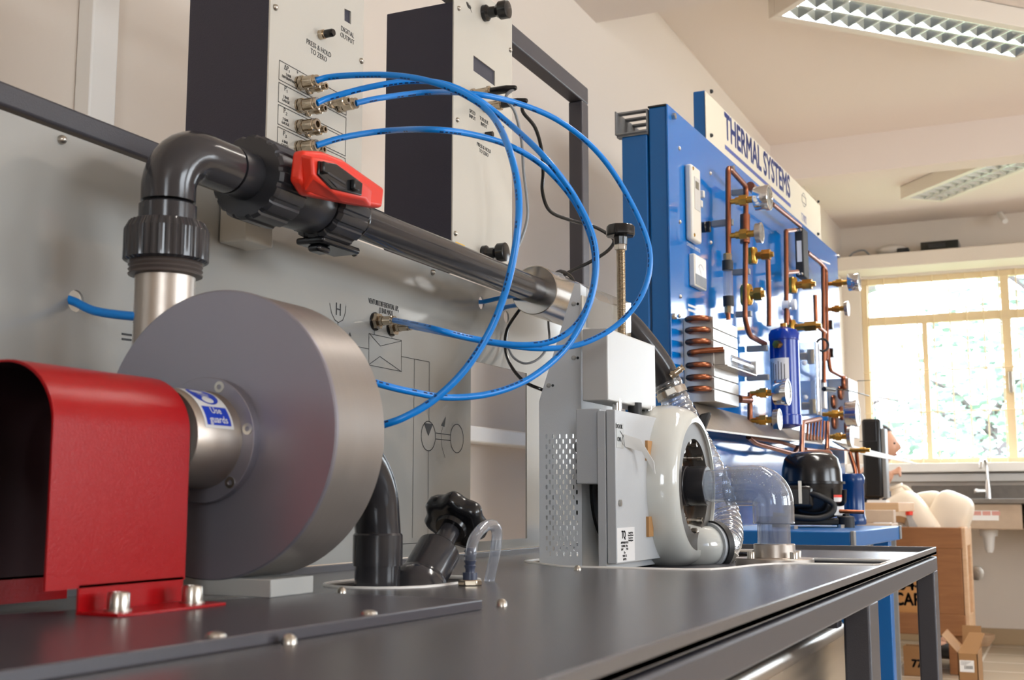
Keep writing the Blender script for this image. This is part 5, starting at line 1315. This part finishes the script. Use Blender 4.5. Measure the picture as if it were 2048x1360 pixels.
obj('stand_rail', rbox(B(), sl - .02, sl + .02, .04, oB - .05, zl - .02, zl + .02).obox(W((.05 + sl)/2, .02, zl), RAX, (.02, (sl - .05)/2 - .02, .02)), M['rigframe'], rig, bevel=.003)
b.bm.free()
for u, v in ((1478, 1057), (1590, 1058), (1683, 1056)): 
    q = RP(u, v, OFF(PZ(u, v, ZB))); q = PZ(u, v, ZB)
    if OFF(q) < oB: obj('tray_bolt', B().hexn((q.x, q.y, ZB), Z3, .008, .008), M['bolt'], rig)
# compressor
oc = .20; c = RP(1626, 1044, oc); sc_ = S(c); rC = 63*fwd(c)/F_PX
def cz(v): return RP(1626, v, oc).z
k0 = ZB + .022
cp = obj('compressor', B().lathe(W(sc_, oc, k0), Z3, [(0, rC*.55), (.006, rC*.80), (.02, rC*.92), (cz(966) - k0 - .004, rC*.96), (cz(966) - k0 - .003, rC*1.03), (cz(966) - k0 + .003, rC*1.03), (cz(966) - k0 + .004, rC*.95), (cz(940) - k0, rC*.93), (cz(918) - k0, rC*.84), (cz(909) - k0, rC*.68), (cz(905) - k0, rC*.40), (cz(904) - k0, rC*.1)], 56), M['black'], rig)
lab(cp, 'glossy black domed compressor')
w = (EYE - W(sc_, oc, 0)); w.z = 0; w.normalize(); sd = Z3.cross(w)
obj('terminal_box', B().obox(W(sc_, oc, (cz(968) + cz(1020))/2) + w*rC*.84 + sd*(-rC*.38), (w, sd, Z3), (.02, .034, .030)), M['black'], cp, bevel=.012, seg=4)
obj('terminal_clip', B().obox(W(sc_, oc, (cz(962) + cz(1008))/2) + w*(rC*.84 + .021) - sd*(rC*.36), (w, sd, Z3), (.0015, .004, .028)), M['bolt'], cp)
obj('conduit', B().tube([W(sc_, oc, cz(988)) + w*rC*.98 - sd*rC*.1, W(sc_, oc, cz(992)) + w*rC*1.08 + sd*rC*.2, W(sc_, oc, cz(1008)) + w*rC*1.0 + sd*rC*.62, W(sc_, oc, cz(1026)) + w*rC*1.05 + sd*rC*.55, W(sc_, oc, cz(1036)) + w*rC*1.15 + sd*rC*.1, W(sc_, oc, cz(1032)) + w*rC*1.2 - sd*rC*.7, W(sc_, oc, cz(1030)) + w*rC*1.2 - sd*rC*1.2], .0075, 12, 8), M['matt'], cp)
b = B(); g = []
for i in range(7):
    a = math.radians(42 + 7*i); d_ = w*math.cos(a) + sd*math.sin(a)
    g.append([b.bm.verts.new(W(sc_, oc, z) + d_*rC*.972) for z in (cz(1030), cz(990))])
for i in range(6): b.bm.faces.new((g[i][0], g[i+1][0], g[i+1][1], g[i][1]))
cl_ = obj('compressor_label', b, M['label'], cp)
b = B(); g = []
for i in range(7):
    a = math.radians(42 + 7*i); d_ = w*math.cos(a) + sd*math.sin(a)
    g.append([b.bm.verts.new(W(sc_, oc, z) + d_*rC*.976) for z in (cz(995), cz(990))])
for i in range(6): b.bm.faces.new((g[i][0], g[i+1][0], g[i+1][1], g[i][1]))
obj('label_band', b, M['redplastic'], cl_)
obj('process_pipe', B().tube(fillet([W(sc_, oc, cz(1008)) + sd*rC*.7 + w*rC*.65, W(sc_, oc, cz(1008)) + sd*rC*.95 + w*rC*.75, W(sc_, oc, cz(980)) + sd*rC*.98 + w*rC*.78], .012), .006, 10, 1), M['black'], cp)
obj('stub_pipe', B().cyl(W(sc_, oc, cz(1022)) + sd*rC*.8 + w*rC*.5, W(sc_, oc, cz(1024)) + sd*rC*1.55 + w*rC*.55, .005), M['copper'], cp)
obj('mounting_foot', B().obox(W(sc_, oc, ZB + .014), (w, sd, Z3), (rC*.95, rC*1.1, .008)), M['matt'], cp, bevel=.004)
for e1, e2 in ((.85, 1.0), (.85, -1.0), (-.8, 1.0), (-.8, -1.0)):
    p = W(sc_, oc, ZB) + w*rC*e1 + sd*rC*e2
    obj('rubber_mount', B().lathe(p, Z3, [(0, .02), (.026, .02), (.028, .016)], 20).hexn(p + Z3*.028, Z3, .006, .009), M['matt'], cp)
# accumulator
oa_ = .24; c = RP(1708, 1045, oa_); sa_ = S(c); rA = 22*fwd(c)/F_PX; za = RP(1708, 948, oa_).z - ZB
ac = obj('accumulator', B().lathe(W(sa_, oa_, ZB), Z3, [(0, rA*1.05), (.005, rA*1.12), (.02, rA*1.08), (.025, rA), (za - .03, rA), (za - .025, rA*1.08), (za - .01, rA*1.08), (za, rA*.9)], 36), M['accum'], rig)
lab(ac, 'navy blue cylinder standing beside the compressor')

# ================================================================ things beyond the rig
# wooden crate with jerrycans
YC = 6.9
def cy_(u, v): return PY(u, v, YC)
kx0, kx1 = cy_(1700, 1150).x, cy_(1926, 1150).x
kz0, kz1 = cy_(1933, 1272).z, cy_(1925, 1055).z
kd = 0.42
cr = thing('wooden_crate', ((kx0 + kx1)/2, YC + kd/2, 0), 'open pine packing crate with black stencilled CARE, near the window', 'crate')
b = B()
b.box(kx0, kx1, YC, YC + .014, kz0, kz1).box(kx0, kx1, YC + kd - .014, YC + kd, kz0, kz1).box(kx0, kx0 + .014, YC, YC + kd, kz0, kz1).box(kx1 - .014, kx1, YC, YC + kd, kz0, kz1).box(kx0, kx1, YC, YC + kd, kz0, kz0 + .015)
obj('panel', b, M['ply'], cr)
bw = cy_(1700, 1055).z - cy_(1700, 1100).z
for z in (kz1 - .11, kz0): obj('batten', B().box(kx0 - .005, kx1 + .004, YC - .022, YC, z, z + .11), M['crate'], cr, bevel=.003)
obj('batten', B().box(kx1 - .125, kx1 - .002, YC - .022, YC, kz0 + .11, kz1 - .11), M['crate'], cr, bevel=.003)
for y0 in (YC - .005, YC + kd - .1): obj('side_batten', B().box(kx1, kx1 + .022, y0, y0 + .1, kz0, kz1), M['crateside'], cr, bevel=.003)  # side battens paler: window light on that side put into the colour
for z in (kz1 - .1, kz0): obj('side_batten', B().box(kx1, kx1 + .021, YC + .095, YC + kd - .1, z, z + .1), M['crateside'], cr, bevel=.003)
for x in (kx0, kx1 - .09): obj('skid', B().box(x, x + .09, YC + .02, YC + kd, 0, kz0), M['crate'], cr, bevel=.003)
q = cy_(1823, 1200); text('stencil', 'CARE', V((q.x, YC - .0005, q.z)), X3, Z3, .092, M['ink'], cr, bold=.0035, xs=.80)
q = cy_(1818, 1170); text('stencil', '04-', V((q.x, YC - .0005, q.z)), X3, Z3, .085, M['ink'], cr, bold=.003)
def can(c, rot, sc, label, dim=(0.15, 0.11, 0.30), neck=False):
    t = thing('jerrycan', c, label, 'jerrycan', 'jerrycans in the crate')
    b = B(); w_, d_, h_ = [x*sc/2 for x in dim]
    b.sphere((0, 0, 0), 1, (1, 1, 1), 32, 20)
    for v in b.bm.verts:                                        # soft rounded can that narrows a little at the top
        q = [math.copysign(abs(x)**0.54, x) for x in v.co]; k = 1 - .10*(q[2] + 1)/2
        v.co = V((q[0]*w_*k, q[1]*d_*k, h_ + q[2]*h_))
    if neck: b.lathe((w_*.3, 0, 2*h_ - .012), V((.2, 0, 1)), [(0, .034*sc), (.025*sc, .026*sc), (.028*sc, .03*sc), (.04*sc, .03*sc)], 20)
    if neck: b.tube([(w_*.2, 0, 2*h_ - .012), (w_*.35, 0, 2*h_ + .012*sc), (w_*.6, 0, 2*h_ + .004*sc), (w_*.7, 0, 2*h_ - .03*sc)], .013*sc, 10, 4)
    bmesh.ops.transform(b.bm, matrix=Matrix.Translation(V(c)) @ rot, verts=b.bm.verts[:])
    obj('body', b, M['jerry'], t, smooth=50); return t
can(PY(1858, 1055, YC + .2) + V((0, 0, -.14)), Matrix.Rotation(math.radians(-32), 4, 'Y'), 1.35, 'cream plastic jerrycan leaning left in the crate, tallest of the three', (.21, .17, .27), True)
can(PY(1878, 1062, YC + .26) + V((-.01, 0, -.08)), Matrix.Rotation(math.radians(24), 4, 'Y'), 1.25, 'cream plastic jerrycan leaning right in the crate', (.19, .17, .25))
can(PY(1868, 1050, YC + .42) + V((0, 0, -.06)), Matrix.Rotation(math.radians(-8), 4, 'Y'), 1.05, 'cream jerrycan half hidden between the two leaning ones', (.19, .15, .24))
bo = thing('bottle', PY(1820, 1052, YC + .1), 'small clear conical bottle with a red cap, in the crate', 'bottle')
q = PY(1820, 1056, YC + .1) - Z3*.03
obj('body', B().lathe(q, Z3, [(0, .045), (.01, .048), (.03, .046), (.085, .018), (.105, .016)], 24), M['acrylic2'], bo)
lab(obj('cap', B().lathe(q + Z3*.1, Z3, [(0, .02), (.026, .02)], 20), M['redplastic'], bo), 'red cap')
# cardboard boxes
def carton(x0, x1, y0, y1, z0, z1, label, flaps=True):
    t = thing('cardboard_box', ((x0+x1)/2, (y0+y1)/2, z0), label, 'box')
    b = B(); w_ = .004
    b.box(x0, x1, y0, y0 + w_, z0, z1).box(x0, x1, y1 - w_, y1, z0, z1).box(x0, x0 + w_, y0, y1, z0, z1).box(x1 - w_, x1, y0, y1, z0, z1).box(x0, x1, y0, y1, z0, z0 + w_)
    obj('body', b, M['board'], t)
    if flaps:
        obj('flap', B().prism([(x0, y0, z1), (x1, y0, z1), (x1 + .03, y0 + .09, z1 + .09), (x0 + .05, y0 + .09, z1 + .09)], (0, .003, 0)), M['board'], t)
        obj('flap', B().prism([(x0, y1, z1), (x1, y1, z1), (x1, y1 + .03, z1 + .10), (x0, y1 + .03, z1 + .10)], (0, .003, 0)), M['board'], t)
        obj('flap', B().prism([(x0, y0, z1), (x0, y1, z1), (x0 - .07, y1, z1 + .08), (x0 - .07, y0, z1 + .08)], (.003, 0, 0)), M['board'], t)
    return t
yb_ = 6.25; ba, bb_ = PY(1915, 1306, yb_), PY(1955, 1306, yb_)
bx = carton(ba.x, bb_.x, yb_, yb_ + .3, 0, ba.z, 'open brown carton with a white barcode label, on the floor in front of the crate')
la_, lb2 = PY(1919, 1320, yb_ - .0006), PY(1949, 1345, yb_ - .0006)
bl = obj('address_label', B().box(la_.x, lb2.x, yb_ - .0006, yb_, lb2.z, la_.z), M['label'], bx)
b = B(); rr = random.Random(2); x = la_.x + (lb2.x - la_.x)*.35
while x < lb2.x - .006:
    w_ = rr.uniform(.001, .003); line_strip(b, [(x, yb_ - .0009, la_.z - (la_.z - lb2.z)*.48), (x, yb_ - .0009, la_.z - (la_.z - lb2.z)*.72)], w_, -Y3); x += w_ + rr.uniform(.001, .003)
for k in range(4): line_strip(b, [(la_.x + .006, yb_ - .0009, la_.z - .006 - .005*k), (la_.x + .05 - .007*k, yb_ - .0009, la_.z - .006 - .005*k)], .0014, -Y3)
obj('barcode', b, M['ink'], bl, smooth=0)
yb2 = 6.78; ba, bb_ = PY(1806, 1292, yb2), PY(1868, 1292, yb2)
bx2 = carton(ba.x, bb_.x, yb2, yb2 + .1, 0.0, ba.z, 'low brown carton marked 77 on the floor under the front of the crate', False)
q = PY(1834, 1328, yb2 - .0006); text('lettering', '77', q, X3, Z3, .055, M['ink'], bx2, bold=.003)
# workbench behind the rig with monitor and clutter
wbt = 0.9
wb = thing('wooden_workbench', (-1.0, 6.45, 0), 'pale wooden workbench behind the blue rig, carrying the black monitor', 'workbench')
wx1 = PY(1797, 1010, 6.1).x
obj('worktop', B().box(-1.30, wx1, 6.10, 6.75, wbt - .045, wbt), M['benchwood'], wb, bevel=.003)
for x in (-1.28, wx1 - .20):
    for y in (6.12, 6.68): obj('leg', B().box(x, x + .05, y, y + .05, 0, wbt - .045), M['benchwood'], wb, bevel=.003)
ym = 6.35
ma, mb = PY(1722, 838, ym), PY(1775, 1000, ym)
mo = thing('monitor', ((ma.x + mb.x)/2, ym, wbt), 'black computer monitor seen from behind at the far end of the blue rig', 'monitor')
obj('housing', B().box(ma.x, mb.x - .02, ym, ym + .09, wbt + .02, ma.z).box(ma.x + .03, mb.x - .02, ym + .08, ym + .11, wbt + .04, ma.z - .02), M['black'], mo, bevel=.02, seg=4)
obj('bezel', B().box(mb.x - .02, mb.x, ym + .005, ym + .1, wbt + .02, ma.z - .05), M['grey'], mo, bevel=.004)
obj('stand', B().box(ma.x + .02, mb.x - .04, ym + .01, ym + .1, wbt, wbt + .021), M['black'], mo)
q = PY(1752, 1000, 6.14); tag(obj('paper_sheet', B().box(q.x - .04, q.x + .05, 6.12, 6.25, wbt, wbt + .012), M['label']), 'white papers lying on the wooden workbench in front of the monitor', 'paper')
ys2 = 5.6
sa_, sb_ = PY(1735, 1022, ys2), PY(1783, 1045, ys2)
st_ = thing('stool', ((sa_.x + sb_.x)/2, ys2 + .1, 0), 'low grey stand with white sheets on it, just beyond the blue rig base', 'stand')
zst = PY(1760, 1047, ys2).z
obj('top', B().box(sa_.x - .05, sb_.x, ys2, ys2 + .22, zst - .03, zst), M['stone'], st_, bevel=.003)
for x in (sa_.x - .03, sb_.x - .04):
    for y in (ys2 + .02, ys2 + .18): obj('leg', B().box(x, x + .03, y, y + .03, 0, zst - .03), M['grey'], st_)
tag(obj('grey_box', B().box(sa_.x - .04, sb_.x - .005, ys2 + .12, ys2 + .2, zst, PY(1760, 1020, ys2 + .12).z), M['stone'], bevel=.003), 'grey box on the low stand beyond the blue rig base', 'box')
q = PY(1763, 1041, ys2 + .02); tag(obj('leaflet', B().box(q.x - .035, q.x + .035, ys2 + .02, ys2 + .1, zst, zst + .004), M['label']), 'white leaflet on the front of the low grey stand', 'paper')
q = PY(1790, 1028, YC + .05); tag(obj('tape_roll', B().lathe((q.x, YC + .12, kz1 - .03), V((.3, -1, .1)), [(0, .05), (0, .085), (.05, .085), (.05, .05)], 36, caps=False), M['board']), 'brown tape roll standing on edge at the left end of the crate', 'tape roll')

# sink unit under the window
su = thing('sink_unit', (0.3, 8.0, 0), 'stone worktop with a beige sink basin under the window', 'sink')
zw = PY(1980, 997, 7.7).z
obj('worktop', B().box(-0.60, 1.8, 7.70, 8.45, zw - .03, zw), M['granite'], su, bevel=.004)
obj('upstand', B().box(-0.95, 1.8, 8.42, 8.45, zw, PY(1900, 971, 8.42).z), M['granite'], su, bevel=.003)
q0, q1 = PY(1925, 1005, 7.72), PY(2046, 1060, 7.72)
obj('basin', B().box(q0.x - .06, q1.x + .0, 7.72, 8.2, q1.z, zw - .03), M['stone'], su, bevel=.008)
obj('basin', B().box(q1.x + .015, q1.x + .9, 7.72, 8.2, q1.z, zw - .03), M['stone'], su, bevel=.008)
qa, qb = PY(1944, 1021, 7.719), PY(1998, 1041, 7.719)
sl_ = obj('basin_label', B().box(qa.x, qb.x, 7.7185, 7.7199, qb.z, qa.z), M['label'], su)
b = B()
for k in range(3): b.box(qa.x + .005 + k*.052, qa.x + .05 + k*.052, 7.7178, 7.7184, qa.z - .028, qa.z - .004)
obj('label_panels', b, M['sticker_red'], sl_)
for x in (.6, 1.75): obj('leg', B().box(x, x + .05, 8.3, 8.4, 0, zw - .03), M['granite'], su)
q = PY(1977, 1062, 7.9); dz_ = PY(1977, 1105, 7.9).z
obj('drain_trap', B().lathe((q.x, 7.9, dz_), Z3, [(0, .018), (.02, .026), (q.z - dz_ - .03, .036), (q.z - dz_ - .03, .05), (q.z - dz_ + .02, .056)], 24), M['label'], su)
tp_ = thing('tap', PY(1975, 990, 8.3), 'tall chrome swan-neck tap above the sink', 'tap')
q = PY(1977, 993, 8.3); tz = PY(1970, 918, 8.3).z
obj('spout', B().tube([(q.x, 8.3, zw), (q.x, 8.3, zw + .12), (q.x - .004, 8.3, tz - .03), (q.x - .016, 8.28, tz), (q.x - .03, 8.25, tz - .02), (q.x - .034, 8.24, tz - .06)], .010, 14, 6), M['chrome'], tp_)
obj('tap_body', B().lathe((q.x, 8.3, zw), Z3, [(0, .024), (.06, .02), (.12, .014)], 20), M['chrome'], tp_)
qh = PY(1955, 983, 8.3); obj('tap_handle', B().cyl((q.x, 8.3, qh.z), (qh.x, 8.29, qh.z), .014).sphere((qh.x - .004, 8.29, qh.z), .02), M['chrome'], tp_)
q = PY(1953, 1146, YB); tag(obj('wall_outlet', B().lathe((q.x, YB, q.z), -Y3, [(0, .045), (.012, .045), (.014, .03), (.014, .012), (.03, .012)], 28), M['bolt']), 'round metal pipe outlet on the wall under the sink', 'pipe outlet')
q = PY(1958, 1236, 8.3); tag(obj('wooden_dish', B().lathe((q.x, 8.38, 0.10), Z3, [(0, .05), (.05, .085), (.07, .085), (.06, .07), (.02, .04)], 28), M['crateside']), 'small brown bowl on the floor by the tile skirting, right of the crate', 'bowl')
bpy.context.view_layer.update()
dish = bpy.data.objects.get('wooden_dish'); dish.location.y = 8.38; dish.location.z = 0.0
# things on the lintel shelf
zs_ = 2.54
q0, q1 = PY(1841, 486, 8.25), PY(1917, 486, 8.25)
vr_ = thing('set_top_recorder', ((q0.x + q1.x)/2, 8.33, zs_), 'flat black electronic box on the shelf above the window', 'electronic box')
obj('case', B().box(q0.x, q1.x, 8.24, 8.44, zs_ + .006, zs_ + .062), M['black'], vr_, bevel=.003)
obj('front_panel', B().box(q0.x + .05, q1.x - .08, 8.237, 8.24, zs_ + .02, zs_ + .045), M['matt'], vr_)
for x in (q0.x + .03, q1.x - .05): obj('foot', B().box(x, x + .02, 8.26, 8.42, zs_, zs_ + .006), M['grey'], vr_)
q = PY(1808, 498, 8.27); tag(obj('power_adapter', B().box(q.x - .045, q.x + .03, 8.26, 8.32, zs_, zs_ + .04), M['matt'], bevel=.006), 'small black power adapter on the shelf, left of the flat black box', 'adapter')
tag(obj('shelf_cable', B().tube([(q.x + .03, 8.29, zs_ + .012), (q.x + .06, 8.27, zs_ + .005), (q0.x - .02, 8.28, zs_ + .01), (q0.x + .002, 8.3, zs_ + .02)], .004, 8, 6), M['matt']), 'black lead joining the power adapter to the flat black box on the shelf', 'cable')
qa = PY(1700, 508, 8.25)
tag(obj('shelf_cable', B().tube([(qa.x, 8.23, zs_ + .006), (qa.x + .03, 8.25, zs_ + .035), (qa.x + .09, 8.26, zs_ + .045), (qa.x + .13, 8.28, zs_ + .012), (qa.x + .2, 8.27, zs_ + .008)], .006, 8, 6), M['grey']), 'grey cable looped on the left end of the shelf above the window', 'cable')
tag(obj('plastic_bag', B().sphere((qa.x + .26, 8.32, zs_ + .04), .1, (1, .6, .4), 14, 8), mat('pale_plastic_film', (196, 188, 180), .4)), 'crumpled pale plastic bag on the shelf above the window', 'bag')
q = PY(2001, 430, 8.42); tag(obj('conduit_pipe', B().cyl((q.x - .03, YB, q.z + .07), (q.x + .03, 8.35, q.z - .06), .018), M['trunk']), 'short white pipe stub slanting out of the wall above the window', 'pipe')
# floodlight outside the window
q = PY(1732, 578, YB + .35)
fl = thing('flood_lamp', (q.x, YB + .35, q.z - .11), 'small dark lamp on a bracket outside the left window pane', 'lamp')
obj('lamp_head', B().rings([[V((q.x + .075, YB + .30 + a, q.z + c_)) for a, c_ in ((0, -.01), (.1, -.01), (.1, .015), (0, .015))], [V((q.x - .06, YB + .28 + a, q.z + c_)) for a, c_ in ((0, -.05), (.14, -.05), (.14, .05), (0, .05))]]), M['grey'], fl)
obj('bracket', B().cyl((q.x - .005, YB + .35, q.z - .09), (q.x - .005, YB + .35, q.z - .02), .018).box(q.x - .04, q.x + .03, YB + .2, YB + .38, q.z - .105, q.z - .085).box(q.x - .02, q.x + .02, YB + .2, YB + .22, q.z - .7, q.z - .085), M['pvcdark'], fl)

# ================================================================ the person behind the monitor
def skin_mesh(verts, edges, root=0, sub=2):
    me = bpy.data.meshes.new('sk'); me.from_pydata([v[0] for v in verts], edges, [])
    o = bpy.data.objects.new('sk', me); COL.objects.link(o)
    md = o.modifiers.new('skin', 'SKIN'); md.use_smooth_shade = True
    for i, v in enumerate(verts):
        r = v[1] if isinstance(v[1], tuple) else (v[1], v[1])
        me.skin_vertices[0].data[i].radius = r; me.skin_vertices[0].data[i].use_root = (i == root)
    s = o.modifiers.new('sub', 'SUBSURF'); s.levels = sub; s.render_levels = sub
    dg = bpy.context.evaluated_depsgraph_get(); dg.update()
    out = bpy.data.meshes.new_from_object(o.evaluated_get(dg)); bpy.data.objects.remove(o); return out
hc = PY(1761, 890, 7.75)
hx, hy, hz = hc
def Pn(f, l, z): return (hx - .06 + f, hy + l, z)          # f forward (+X), l to the person's left (+Y)
ps = thing('person', (hx - .06, hy, 0), 'person in a dark jumper sitting behind the black monitor, face and hand showing', 'person')
vt = [(Pn(-.10, 0, .52), (.14, .11)), (Pn(-.08, 0, .70), (.13, .10)), (Pn(-.04, 0, .92), (.15, .10)), (Pn(0, 0, hz - .20), (.09, .07)), (Pn(.03, 0, hz - .11), .052), (Pn(.055, 0, hz - .05), .06)]
ed = [(0, 1), (1, 2), (2, 3), (3, 4), (4, 5)]
def add(par, *chain):
    for p, r in chain:
        vt.append((p, r)); ed.append((par, len(vt) - 1)); par = len(vt) - 1
    return par
hand_r = PY(1785, 948, hy - .12)
hf = hand_r.x - (hx - .06)
for sg in (-1, 1):
    add(0, (Pn(-.08, sg*.10, .50), .085), (Pn(.32, sg*.13, .50), .062), (Pn(.34, sg*.13, .26), .048), (Pn(.34, sg*.13, .08), .036), (Pn(.47, sg*.14, .035), .03))
    el = (Pn(.14 if sg < 0 else .04, sg*.22, .88), .042)
    if sg < 0: w = add(3, (Pn(-.01, sg*.17, hz - .24), .06), el, (Pn(hf - .05, -.13, hand_r.z - .06), .027), (Pn(hf - .02, -.12, hand_r.z - .01), (.034, .018)))
    else: w = add(3, (Pn(-.01, sg*.17, hz - .24), .06), el, (Pn(.22, sg*.15, .66), .027), (Pn(.28, sg*.13, .63), (.034, .018)))
    b0 = V(vt[w][0])
    for k in range(4):
        dl = (k - 1.5)*.019
        if sg < 0: add(w, (tuple(b0 + V((.035, dl*.4, .03 - abs(dl)*.3 + dl*.3))), .009), (tuple(b0 + V((.060, dl*.4, .035 + dl*.6))), .008), (tuple(b0 + V((.068, dl*.4, .012 + dl*.7))), .007))
        else: add(w, (tuple(b0 + V((.045, dl, .005))), .009), (tuple(b0 + V((.075 - abs(dl)*.3, dl, -.004))), .008), (tuple(b0 + V((.092 - abs(dl)*.4, dl, -.016))), .007))
    add(w, (tuple(b0 + V((.012, sg*-.03, .022))), .0095), (tuple(b0 + V((.036, sg*-.038, .036))), .008))
me = skin_mesh(vt, ed)
bm = bmesh.new(); bm.from_mesh(me)
hb = B(); hb.bm.free(); hb.bm = bm
n0 = len(bm.verts)
hb.sphere((0, 0, 0), 1, (1, 1, 1), 32, 22)
bm.verts.ensure_lookup_table()
for v in bm.verts[n0:]:
    x, y, z = v.co
    f = x*.098; l = y*.076; zz = z*.118
    if z < -.2: l *= 1 + .30*(z + .2); f *= 1 + (.12*(z + .2) if x > 0 else .45*(z + .2))
    d2 = y*y*40 + (z + .16)**2*14
    if x > .5: f += .026*math.exp(-d2*1.4)                                       # nose
    if x > .5: f += .006*math.exp(-((z + .55)**2*90 + y*y*6)) - .008*math.exp(-(((abs(y) - .38)**2)*60 + (z - .06)**2*80)) + .006*math.exp(-((z - .24)**2*60 + y*y*2))
    v.co = V((hx + f, hy + l, hz + zz))
for sg in (-1, 1): hb.sphere((hx - .004, hy + sg*.076, hz - .012), .03, (.7, .3, 1), 12, 8)
bd = obj('body', hb, M['skin'], ps, smooth=60)
hb = B()
for sg in (-1, 1): hb.sphere((hx + .086, hy + sg*.030, hz + .008), .0075, (1, 1, .8), 12, 8)
obj('eyes', hb, M['ink'], bd); 
obj('lips', B().sphere((hx + .088, hy, hz - .062), .02, (.4, 1, .32), 12, 8), mat('lip_red', (168, 92, 84), .5), bd)
hb = B(); hb.sphere((0, 0, 0), 1, (1, 1, 1), 28, 18)
dl = [v for v in hb.bm.verts if v.co.z < -.35 - .0*v.co.x or (v.co.x > .55 and v.co.z < .52)]
bmesh.ops.delete(hb.bm, geom=dl, context='VERTS')
for v in hb.bm.verts: v.co = V((hx - .006 + v.co.x*.104, hy + v.co.y*.083, hz + .006 + v.co.z*.124))
obj('hair', hb, M['hair'], ps)
def cloth(name, idx_verts, edges, m): return link_mesh(name, skin_mesh(idx_verts, edges), m, ps)
j = [(Pn(-.10, 0, .50), (.155, .125)), (Pn(-.08, 0, .70), (.145, .115)), (Pn(-.04, 0, .92), (.165, .115)), (Pn(0, 0, hz - .20), (.10, .08)), (Pn(.012, 0, hz - .165), .062)]
je = [(0, 1), (1, 2), (2, 3), (3, 4)]
for sg in (-1, 1):
    k = len(j); wr = Pn(hf - .06, -.135, hand_r.z - .075) if sg < 0 else Pn(.19, sg*.16, .69)
    j += [(Pn(-.01, sg*.17, hz - .24), .07), (Pn(.14 if sg < 0 else .04, sg*.22, .88), .053), (wr, .038)]; je += [(3, k), (k, k+1), (k+1, k+2)]
cloth('jumper', j, je, M['shirt'])
t_ = [(Pn(-.10, 0, .50), (.15, .12))]; te = []
for sg in (-1, 1):
    k = len(t_); t_ += [(Pn(-.08, sg*.10, .505), .097), (Pn(.32, sg*.13, .505), .074), (Pn(.34, sg*.13, .26), .062), (Pn(.34, sg*.13, .10), .055)]; te += [(0, k), (k, k+1), (k+1, k+2), (k+2, k+3)]
cloth('trousers', t_, te, mat('dark_trousers', (44, 46, 54), .85))
hb = B()
for sg in (-1, 1): hb.sphere(Pn(.42, sg*.137, .045), .06, (1.8, .8, .72), 16, 10)
obj('shoes', hb, M['matt'], ps)
stl = thing('lab_stool', (hx - .16, hy, 0), 'stool the person sits on behind the wooden workbench', 'stool')
cx = hx - .15
obj('seat', B().lathe((cx, hy, .355), Z3, [(0, .16), (.03, .175), (.04, .16)], 32), M['matt'], stl)
for k in range(4):
    a = PI/4 + PI/2*k; obj('leg', B().cyl((cx + .11*math.cos(a), hy + .11*math.sin(a), .36), (cx + .17*math.cos(a), hy + .17*math.sin(a), 0), .012), M['grey'], stl)
